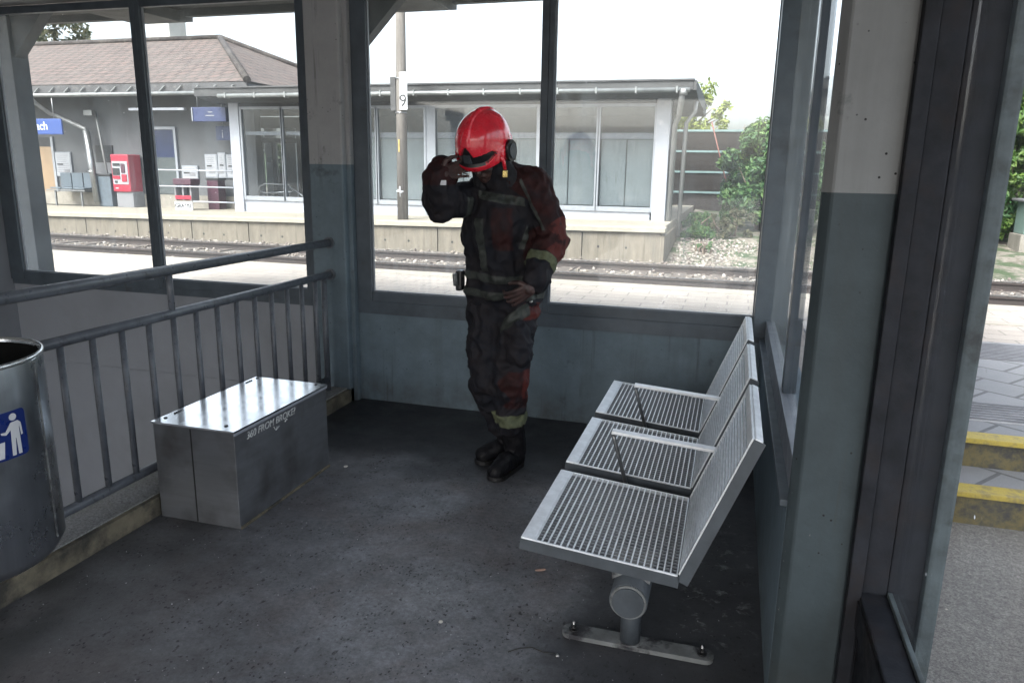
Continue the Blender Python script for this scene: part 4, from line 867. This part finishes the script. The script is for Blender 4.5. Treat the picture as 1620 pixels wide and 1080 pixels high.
def capsule_data(segs):
    bmx = bmesh.new()
    for s_ in segs:
        p0, r0, p1, r1 = s_[:4]; t = bmesh.new()
        for p, r_ in ((p0, r0), (p1, r1)): bmesh.ops.create_icosphere(t, subdivisions=2, radius=r_, matrix=Matrix.Translation(p))
        h = bmesh.ops.convex_hull(t, input=t.verts[:]); keep = {v for f in t.faces for v in f.verts if f in set(g for g in h['geom'] if isinstance(g, bmesh.types.BMFace))}
        bmesh.ops.delete(t, geom=[f for f in t.faces if f not in set(g for g in h['geom'] if isinstance(g, bmesh.types.BMFace))], context='FACES')
        bmesh.ops.delete(t, geom=[v for v in t.verts if not v.link_faces], context='VERTS')
        tm = bpy.data.meshes.new('t'); t.to_mesh(tm); t.free(); bmx.from_mesh(tm); bpy.data.meshes.remove(tm)
    return bmx
def grow(name, segs, voxel, sm, m, parent=None, disp=None, attrs=None, clampz=None):
    bmx = capsule_data(segs); me = bpy.data.meshes.new(name); bmx.to_mesh(me); bmx.free()
    o = bpy.data.objects.new(name, me); C.objects.link(o)
    a = o.modifiers.new('r', 'REMESH'); a.mode = 'VOXEL'; a.voxel_size = voxel; a.adaptivity = 0
    if sm: q = o.modifiers.new('s', 'SMOOTH'); q.iterations = sm; q.factor = .5
    dg = bpy.context.evaluated_depsgraph_get(); me2 = bpy.data.meshes.new_from_object(o.evaluated_get(dg)); o.modifiers.clear(); o.data = me2; me2.name = name
    for f in me2.polygons: f.use_smooth = True
    co = [v.co.copy() for v in me2.vertices]; no = [v.normal.copy() for v in me2.vertices]
    if attrs:
        for an, fn in attrs.items():
            at = me2.attributes.new(an, 'FLOAT', 'POINT')
            for i, c in enumerate(co): at.data[i].value = fn(c)
    for i, v in enumerate(me2.vertices):
        d = disp(co[i]) if disp else 0
        if attrs:
            for an in ('band', 'cuff'):
                if an in attrs: d += .004*max(0, min(1, (me2.attributes[an].data[i].value+.002)/.004))
        v.co = co[i]+no[i]*d
        if clampz is not None and v.co.z < clampz: v.co.z = clampz+(v.co.z-clampz)*.08
    me2.materials.clear(); me2.materials.append(MATS[m])
    if parent is not None: sub(o, parent)
    return o
V = Vector
def wrinkle(a, s1, s2=1):
    def f(p):
        q = V((p.x, p.y, p.z*.75)); n1 = noise.noise(q*s1); n2 = 1-abs(noise.noise(q*s1*2.3+V((5, 1, 2))))*2
        n3 = noise.noise(V((p.x*6, p.y*6, p.z*26))+V((3, 3, 3)))
        return a*(n1*.9+n2*.55*s2+n3*.35-.3)
    return f
def segd(p, a, b):
    ab = b-a; t = max(0, min(1, (p-a).dot(ab)/ab.length_squared)); return (p-(a+ab*t)).length, t
def lin(p, a, b):
    ab = b-a; return (p-a).dot(ab)/ab.length_squared
shL, elL, wrL = V((-.935, 3.50, 1.465)), V((-.838, 3.50, 1.225)), V((-.872, 3.33, 1.045))
shR, elR, wrR = V((-1.24, 3.50, 1.42)), V((-1.312, 3.27, 1.385)), V((-1.305, 3.195, 1.490))
hipR, knR, akR = V((-1.17, 3.57, .90)), V((-1.160, 3.48, .50)), V((-1.085, 3.66, .10))
hipL, knL, akL = V((-1.02, 3.57, .90)), V((-1.035, 3.46, .49)), V((-1.02, 3.56, .09))
hc = V((-1.125, 3.335, 1.62)); hf = V((-.06, -.83, -.55)).normalized(); hr_ = V((1, -.07, 0)).normalized()
hu = -hf.cross(hr_).normalized()
if hu.z < 0: hu = -hu
def hand(w, pc, fd, pn, curl, side):
    """w wrist, pc palm centre, fd finger direction, pn palm normal, side = direction of the thumb"""
    fd = fd.normalized(); sd_ = (side-fd*side.dot(fd)).normalized(); pn = (pn-fd*pn.dot(fd)-sd_*pn.dot(sd_)).normalized(); s = [(w, .026, pc-fd*.03, .024)]
    for k in (-1.5, -.5, .5, 1.5): s.append((pc-fd*.035+sd_*k*.012, .015, pc+fd*.032+sd_*k*.0195, .0105))
    for k, L in zip((1.5, .5, -.5, -1.5), (.040, .045, .042, .033)):
        b0 = pc+fd*.036+sd_*k*.0205; r = .0090 if k > -1 else .0078
        for j in range(3):
            a = curl*(.30+.55*j)+.08*k; dd = fd*math.cos(a)+pn*math.sin(a)+sd_*k*.05; b1 = b0+dd*L*(1, .66, .52)[j]; s.append((b0, r, b1, r*.92)); b0 = b1; r *= .92
    t0 = pc-fd*.028+sd_*.022; t1 = t0+(sd_*.9+fd*.6+pn*.2).normalized()*.036; t2 = t1+(fd*.9+sd_*.35+pn*.4).normalized()*.032; t3 = t2+(fd*.8+pn*.6).normalized()*.024
    return s+[(t0, .014, t1, .012), (t1, .0115, t2, .0105), (t2, .0105, t3, .0088)]
body = [(V((-1.15, 3.57, .95)), .10, V((-1.04, 3.57, .95)), .10), (V((-1.10, 3.57, .95)), .11, V((-1.09, 3.50, 1.36)), .12),
        (shR, .05, shL, .05), (V((-1.09, 3.47, 1.48)), .055, hc, .05),
        (shR, .05, elR, .042), (elR, .042, wrR, .028), (shL, .05, elL, .042), (elL, .042, wrL, .028),
        (hipR, .08, knR, .055), (knR, .055, akR, .04), (hipL, .08, knL, .055), (knL, .055, akL, .04),
        (akR, .034, akR+V((-.10, -.055, -.045)), .022), (akL, .034, akL+V((-.03, -.12, -.04)), .022),
        # head: skull, face, jaw, chin, nose, brows, cheeks, lips, ears
        (hc+hu*.015-hf*.01, .088, hc+hu*.02+hf*.012, .084), (hc-hu*.03+hf*.045, .052, hc-hu*.055+hf*.05, .046), (hc-hu*.095+hf*.058, .026, hc-hu*.085+hf*.05, .034),
        (hc-hu*.005+hf*.097, .009, hc-hu*.036+hf*.112, .013), (hc+hu*.012+hf*.086-hr_*.03, .012, hc+hu*.012+hf*.086+hr_*.03, .012),
        (hc-hu*.035+hf*.072-hr_*.036, .02, hc-hu*.035+hf*.072+hr_*.036, .02), (hc-hu*.063+hf*.090-hr_*.016, .008, hc-hu*.063+hf*.090+hr_*.016, .008),
        (hc-hu*.01-hr_*.088, .014, hc-hu*.035-hr_*.084, .011), (hc-hu*.01+hr_*.088, .014, hc-hu*.035+hr_*.084, .011)]
body += hand(wrL, V((-.912, 3.285, .990)), V((-.78, -.05, -.50)), V((-.1, .9, -.25)), .95, V((-.45, -.35, .80)))
body += hand(wrR+V((.0, -.005, .0)), V((-1.258, 3.215, 1.530)), V((.42, .80, .20)), V((.85, -.45, -.25)), 1.35, V((-.25, -.35, .9)))
person = grow('person', body, .0042, 1, 'skin')
tag(person, 'firefighter in red helmet and sooty dark suit, head bowed, hand raised to the face', 'person')
for k in (-1, 1): sub(MB().ball(hc+hu*.0+hf*.083+hr_*.030*k, .012, 'white_plastic', 2).ball(hc+hf*.0925+hr_*.030*k, .0052, 'black_plastic', 1).build('eye'), person)
# jacket
tR0, tR1, tL0, tL1 = V((-1.17, 3.57, .97)), V((-1.175, 3.51, 1.36)), V((-1.025, 3.57, .97)), V((-1.0, 3.51, 1.39))
jk = [(tR0, .125, tR1, .118), (tL0, .125, tL1, .118), (V((-1.10, 3.53, 1.0)), .13, V((-1.09, 3.47, 1.33)), .14),
      (V((-1.17, 3.57, .94)), .130, V((-1.02, 3.57, .94)), .130),
      (shR, .088, V((-1.09, 3.47, 1.47)), .10), (V((-1.07, 3.46, 1.50)), .10, shL, .096), (V((-1.09, 3.44, 1.50)), .088, V((-1.10, 3.39, 1.555)), .082),
      (shL, .094, elL, .086), (elL, .086, elL.lerp(wrL, .8), .070), (elL.lerp(wrL, .75), .074, wrL, .060),
      (shR, .088, elR, .086), (elR, .084, wrR, .070), (wrR, .066, wrR+V((.002, .0, .03)), .056), (V((-1.31, 3.25, 1.46)), .072, V((-1.300, 3.25, 1.555)), .052)]
def a_band(p):
    dT = min(segd(p, tR0, tR1)[0], segd(p, tL0, tL1)[0]); dA = min(segd(p, shL, elL)[0], segd(p, elL, wrL)[0]); dB = min(segd(p, shR, elR)[0], segd(p, elR, wrR)[0])
    torso = dT < .20 and dA > .098 and dB > .100; v = -1
    if torso:
        for z0 in (1.028, .945): v = max(v, min(.019-abs(p.z-(z0-.04*(p.x+1.1))), .4))
        if p.y < 3.52:
            v = max(v, min(.021-abs(p.x+1.150+.05*(p.z-1.2)), .13-abs(p.z-1.19)))
            v = max(v, min(.021-abs(p.z-(1.425-.13*(p.x+1.15))), .14-abs(p.x+1.07)))
            v = max(v, min(.013-abs((p.x+.935)+(1.27-p.z)*.35), .075-abs(p.z-1.25)))
    if dB < .13 and not torso: v = max(v, min(.02-abs(lin(p, shR, elR)-.55)*.24, .3) if p.z < 1.42 else -1)
    if dA < .12 and p.x > -.99: v = max(v, min(.008-abs((p.x+.985)-(1.53-p.z)*.50), .2)) if p.y < 3.47 and p.z > 1.27 else v
    return v
def a_cuff(p):
    t = lin(p, elL, wrL); return min(.022-abs(t-.60)*.255, .108-segd(p, elL, wrL)[0])
def a_red(p):
    v = -1; dA, t = segd(p, shL, elL); dA2, t2 = segd(p, elL, wrL)
    if dA < .13: v = max(v, (p.x-(shL.lerp(elL, t).x-.01))) if p.z < 1.60 else v
    if dA2 < .11 and t2 < .5: v = max(v, .05)
    if p.z > 1.40 and p.x > -1.03: v = max(v, (p.z-1.45)+.6*(p.x+1.0))
    if p.y < 3.5: v = max(v, min(.045-abs(p.x+1.045), .10-abs(p.z-1.27)))
    if segd(p, elR, wrR)[0] < .11: v = max(v, p.z-1.475)
    return v
def a_bright(p):
    dA, t = segd(p, elL, wrL)
    return min(.5-t, p.x+.815+.02*math.sin(p.z*55), .1) if dA < .12 else -1
jacket = grow('jacket', jk, .0085, 5, 'suit_cloth', person, wrinkle(.021, 9), {'band': a_band, 'cuff': a_cuff, 'red': a_red, 'bright': a_bright})
# trousers
trs = [(V((-1.165, 3.57, .93)), .118, V((-1.03, 3.57, .93)), .118), (hipR, .112, knR, .088), (knR, .088, akR.lerp(knR, .32), .074),
       (hipL, .116, knL, .092), (knL, .090, akL.lerp(knL, .50), .084), (V((-.985, 3.45, .76)), .062, V((-.972, 3.44, .665)), .072)]
def t_band(p):
    v = -1
    if p.x > -1.10 and p.y < 3.56: v = max(v, min(.030-abs((p.z-.835)-(p.x+1.0)*.75)*.8, .062-abs(p.x+1.0)))
    return v
def t_cuff(p):
    return min(.032-abs(p.z-.300), .13-segd(p, knL, akL)[0], p.x+1.125)
def t_bright(p):
    v = -1
    if p.x > -1.0: v = max(v, min(p.x+.965, .06-abs(p.z-.88)), min(p.x+.955+.0, .075-abs(p.z-.50)))
    return v
def t_red(p):
    return min(p.x+1.03+.03*math.sin(p.z*40), .10-abs(p.z-.47)) 
trousers = grow('trousers', trs, .0085, 4, 'suit_cloth', person, wrinkle(.023, 9, 1.3), {'band': t_band, 'cuff': t_cuff, 'red': t_red, 'bright': t_bright})
# boots
for ak, kn, td, rr_ in ((akL, knL, V((-.045, -.175, -.050)), .066), (akR, knR, V((-.110, -.095, -.052)), .060)):
    bs = [(ak.lerp(kn, .48), rr_, ak+V((0, .01, .01)), rr_*.9), (ak+V((0, .02, -.04)), .052, ak+td*.55+V((0, 0, -.005)), .052), (ak+td*.5, .050, ak+td, .047)]
    bo = grow('boot', bs, .007, 3, 'boot_black', person, wrinkle(.006, 16), clampz=.022)
    so = MB(); outl = []
    cen = ak+V((0, .02, 0)); tip = ak+td; ax = V((tip.x-cen.x, tip.y-cen.y, 0)).normalized(); pe = V((-ax.y, ax.x, 0))
    for t in range(0, 181, 20): outl.append(V((tip.x, tip.y, .002))+ax*.050*math.sin(R(t))+pe*.052*math.cos(R(t)))
    for t in range(0, 181, 20): outl.append(V((cen.x, cen.y, .002))-ax*.046*math.sin(R(t))-pe*.046*math.cos(R(t)))
    so.prism(outl, (0, 0, .022), 'black_rubber'); sub(so.build('sole'), bo)
# belt pouch at the hip, watch
sub(MB().box(-1.335, -1.30, 3.50, 3.56, .94, 1.045, 'helmet_black', .012).tube([(-1.325, 3.49, .97), (-1.33, 3.485, 1.03)], .014, 'cast_base', 10).build('belt_lamp'), person)
Mw = Matrix.Translation(wrR+V((.050, -.050, -.005))) @ V((.35, -.9, .1)).to_track_quat('Z', 'Y').to_matrix().to_4x4()
sub(MB().box(-.014, .014, -.011, .011, -.004, .004, 'white_plastic', .003, Mw).build('wristwatch'), person)
sub(MB().box(-.006, .006, -.012, .012, -.004, .004, 'bolt_steel', .003, Matrix.Translation((-.905, 3.40, .93))).build('trouser_clip'), person)
# helmet
HC = V((-1.130, 3.325, 1.672)); HM = Matrix(((hr_.x, hf.x, hu.x, HC.x), (hr_.y, hf.y, hu.y, HC.y), (hr_.z, hf.z, hu.z, HC.z), (0, 0, 0, 1)))
HM = HM @ Matrix.Rotation(R(11), 4, 'Z')
A_, B_, C_ = .119, .150, .142
def hpoint(az, el, off=0):
    ca = math.cos(el); d = V((math.sin(az)*ca, math.cos(az)*ca, math.sin(el)))
    k = 1/math.sqrt((d.x/A_)**2+(d.y/B_)**2+(d.z/C_)**2)
    if el < 0: k = min(k*1.06, 1/math.sqrt((d.x/(A_*1.02))**2+(d.y/(B_*1.0))**2+1e-6)*1.0)
    return d*(k+off)
def sstep(x, a, b): t = max(0, min(1, (x-a)/(b-a))); return t*t*(3-2*t)
def hzone(azd, eld):
    """0 shell, 1 black inset, 2 rim"""
    a = abs(azd); low = -24 if a < 58 else -24-14*sstep(a, 58, 75)
    if a < 62:
        rim = -15+11*sstep(a, 30, 62)
        top = 3-2*math.cos(R(a*3.2)) if a > 13 else 2+17*(1-(a/13)**1.4)
        top = max(top, rim) if a > 14 else top
        if a > 50: top = rim+(top-rim)*(62-a)/12
        if eld < rim: return 2
        if eld < top: return 1
    return 0
NA, NE = 220, 130; hb = bmesh.new(); vs = []
for i in range(NA):
    az = -180+360*i/NA; row = []; a = abs(az); low = -25 if a < 60 else -25-15*sstep(a, 60, 78)+12*sstep(a, 110, 150)
    for j in range(NE+1):
        el = low+(89.9-low)*j/NE; z = hzone(az, el); x = hpoint(R(az), R(el)).x
        off = 0
        if z == 1: off = -.011
        elif z == 2: off = .006
        if a < 90 or True:
            cw = .010+.013*sstep(el if a < 90 else 90, 70, 5)*(1 if a < 90 else 0)
            if z == 0: off += .009*sstep(cw+.005-abs(x), 0, .007)*(1 if (el > 20 or a > 90) else 0)
        if a > 70 and el < -8: off += .003
        row.append(hb.verts.new(hpoint(R(az), R(el), off)))
    vs.append(row)
for i in range(NA):
    for j in range(NE):
        f = hb.faces.new((vs[i][j], vs[(i+1) % NA][j], vs[(i+1) % NA][j+1], vs[i][j+1])); az = -180+360*(i+.5)/NA; a = abs(az)
        low = -25 if a < 60 else -25-15*sstep(a, 60, 78)+12*sstep(a, 110, 150); f.material_index = 1 if hzone(az, low+(89.9-low)*(j+.5)/NE) == 1 else 0; f.smooth = True
bmesh.ops.transform(hb, matrix=HM, verts=hb.verts); bmesh.ops.recalc_face_normals(hb, faces=hb.faces)
me = bpy.data.meshes.new('helmet'); hb.to_mesh(me); hb.free(); me.materials.append(MATS['helmet_red']); me.materials.append(MATS['helmet_black'])
hel = bpy.data.objects.new('helmet', me); C.objects.link(hel); sub(hel, person); md = hel.modifiers.new('s', 'SOLIDIFY'); md.thickness = .004; md.offset = -1
def hp(x, y, z): return HM @ V((x, y, z))
def hpart(n, mb): return sub(mb.build(n), hel)
Ml = HM
b = MB(); ear = [hp(.120, -.020+.040*math.cos(t*math.pi/12), -.045+.052*math.sin(t*math.pi/12)) for t in range(24)]
b.prism(ear, (HM.to_3x3() @ V((.016, 0, 0))), 'helmet_black', True)
b.prism([hp(.134, -.02+.028*math.cos(t*math.pi/10), -.045+.036*math.sin(t*math.pi/10)) for t in range(20)], (HM.to_3x3() @ V((.009, 0, 0))), 'bench_frame', True); hpart('ear_piece', b)
b = MB(); b.prism([hp(-.120, -.020+.040*math.cos(t*math.pi/12), -.045+.052*math.sin(t*math.pi/12)) for t in range(24)], (HM.to_3x3() @ V((-.014, 0, 0))), 'helmet_black', True); hpart('ear_piece', b)
b = MB(); b.tube([hp(.112, .045, -.035), hp(.118, .040, -.070), hp(.120, .045, -.105)], [.010, .009, .008], 'helmet_red', 10); hpart('strap_arm', b)
b = MB(); b.box(-.012, .012, -.006, .006, -.016, .016, 'brass', .003, Matrix.Translation(hp(.120, .052, -.125))); hpart('buckle', b)
b = MB(); b.tube([hp(-.105, .05, -.075), hp(-.085, .10, -.085), hp(-.045, .140, -.088), hp(.0, .150, -.085)], .0028, 'clear_silver', 8); hpart('visor_edge', b)
b = MB(); b.prism([hp(-.020, .140, -.028), hp(.020, .140, -.028), hp(.016, .140, .012), hp(-.016, .140, .012)], (HM.to_3x3() @ V((0, .008, 0))), 'bench_frame'); hpart('badge', b)
nk = [(hc-hf*.06-hu*.05, .07, V((-1.08, 3.46, 1.50)), .085), (hc-hf*.03-hu*.07+hr_*.06, .04, V((-1.03, 3.43, 1.50)), .06), (hc-hf*.03-hu*.07-hr_*.06, .04, V((-1.15, 3.43, 1.49)), .06)]
grow('neck_protector', nk, .009, 3, 'helmet_cloth', person, wrinkle(.008, 14)) if 'helmet_cloth' in MATS else None
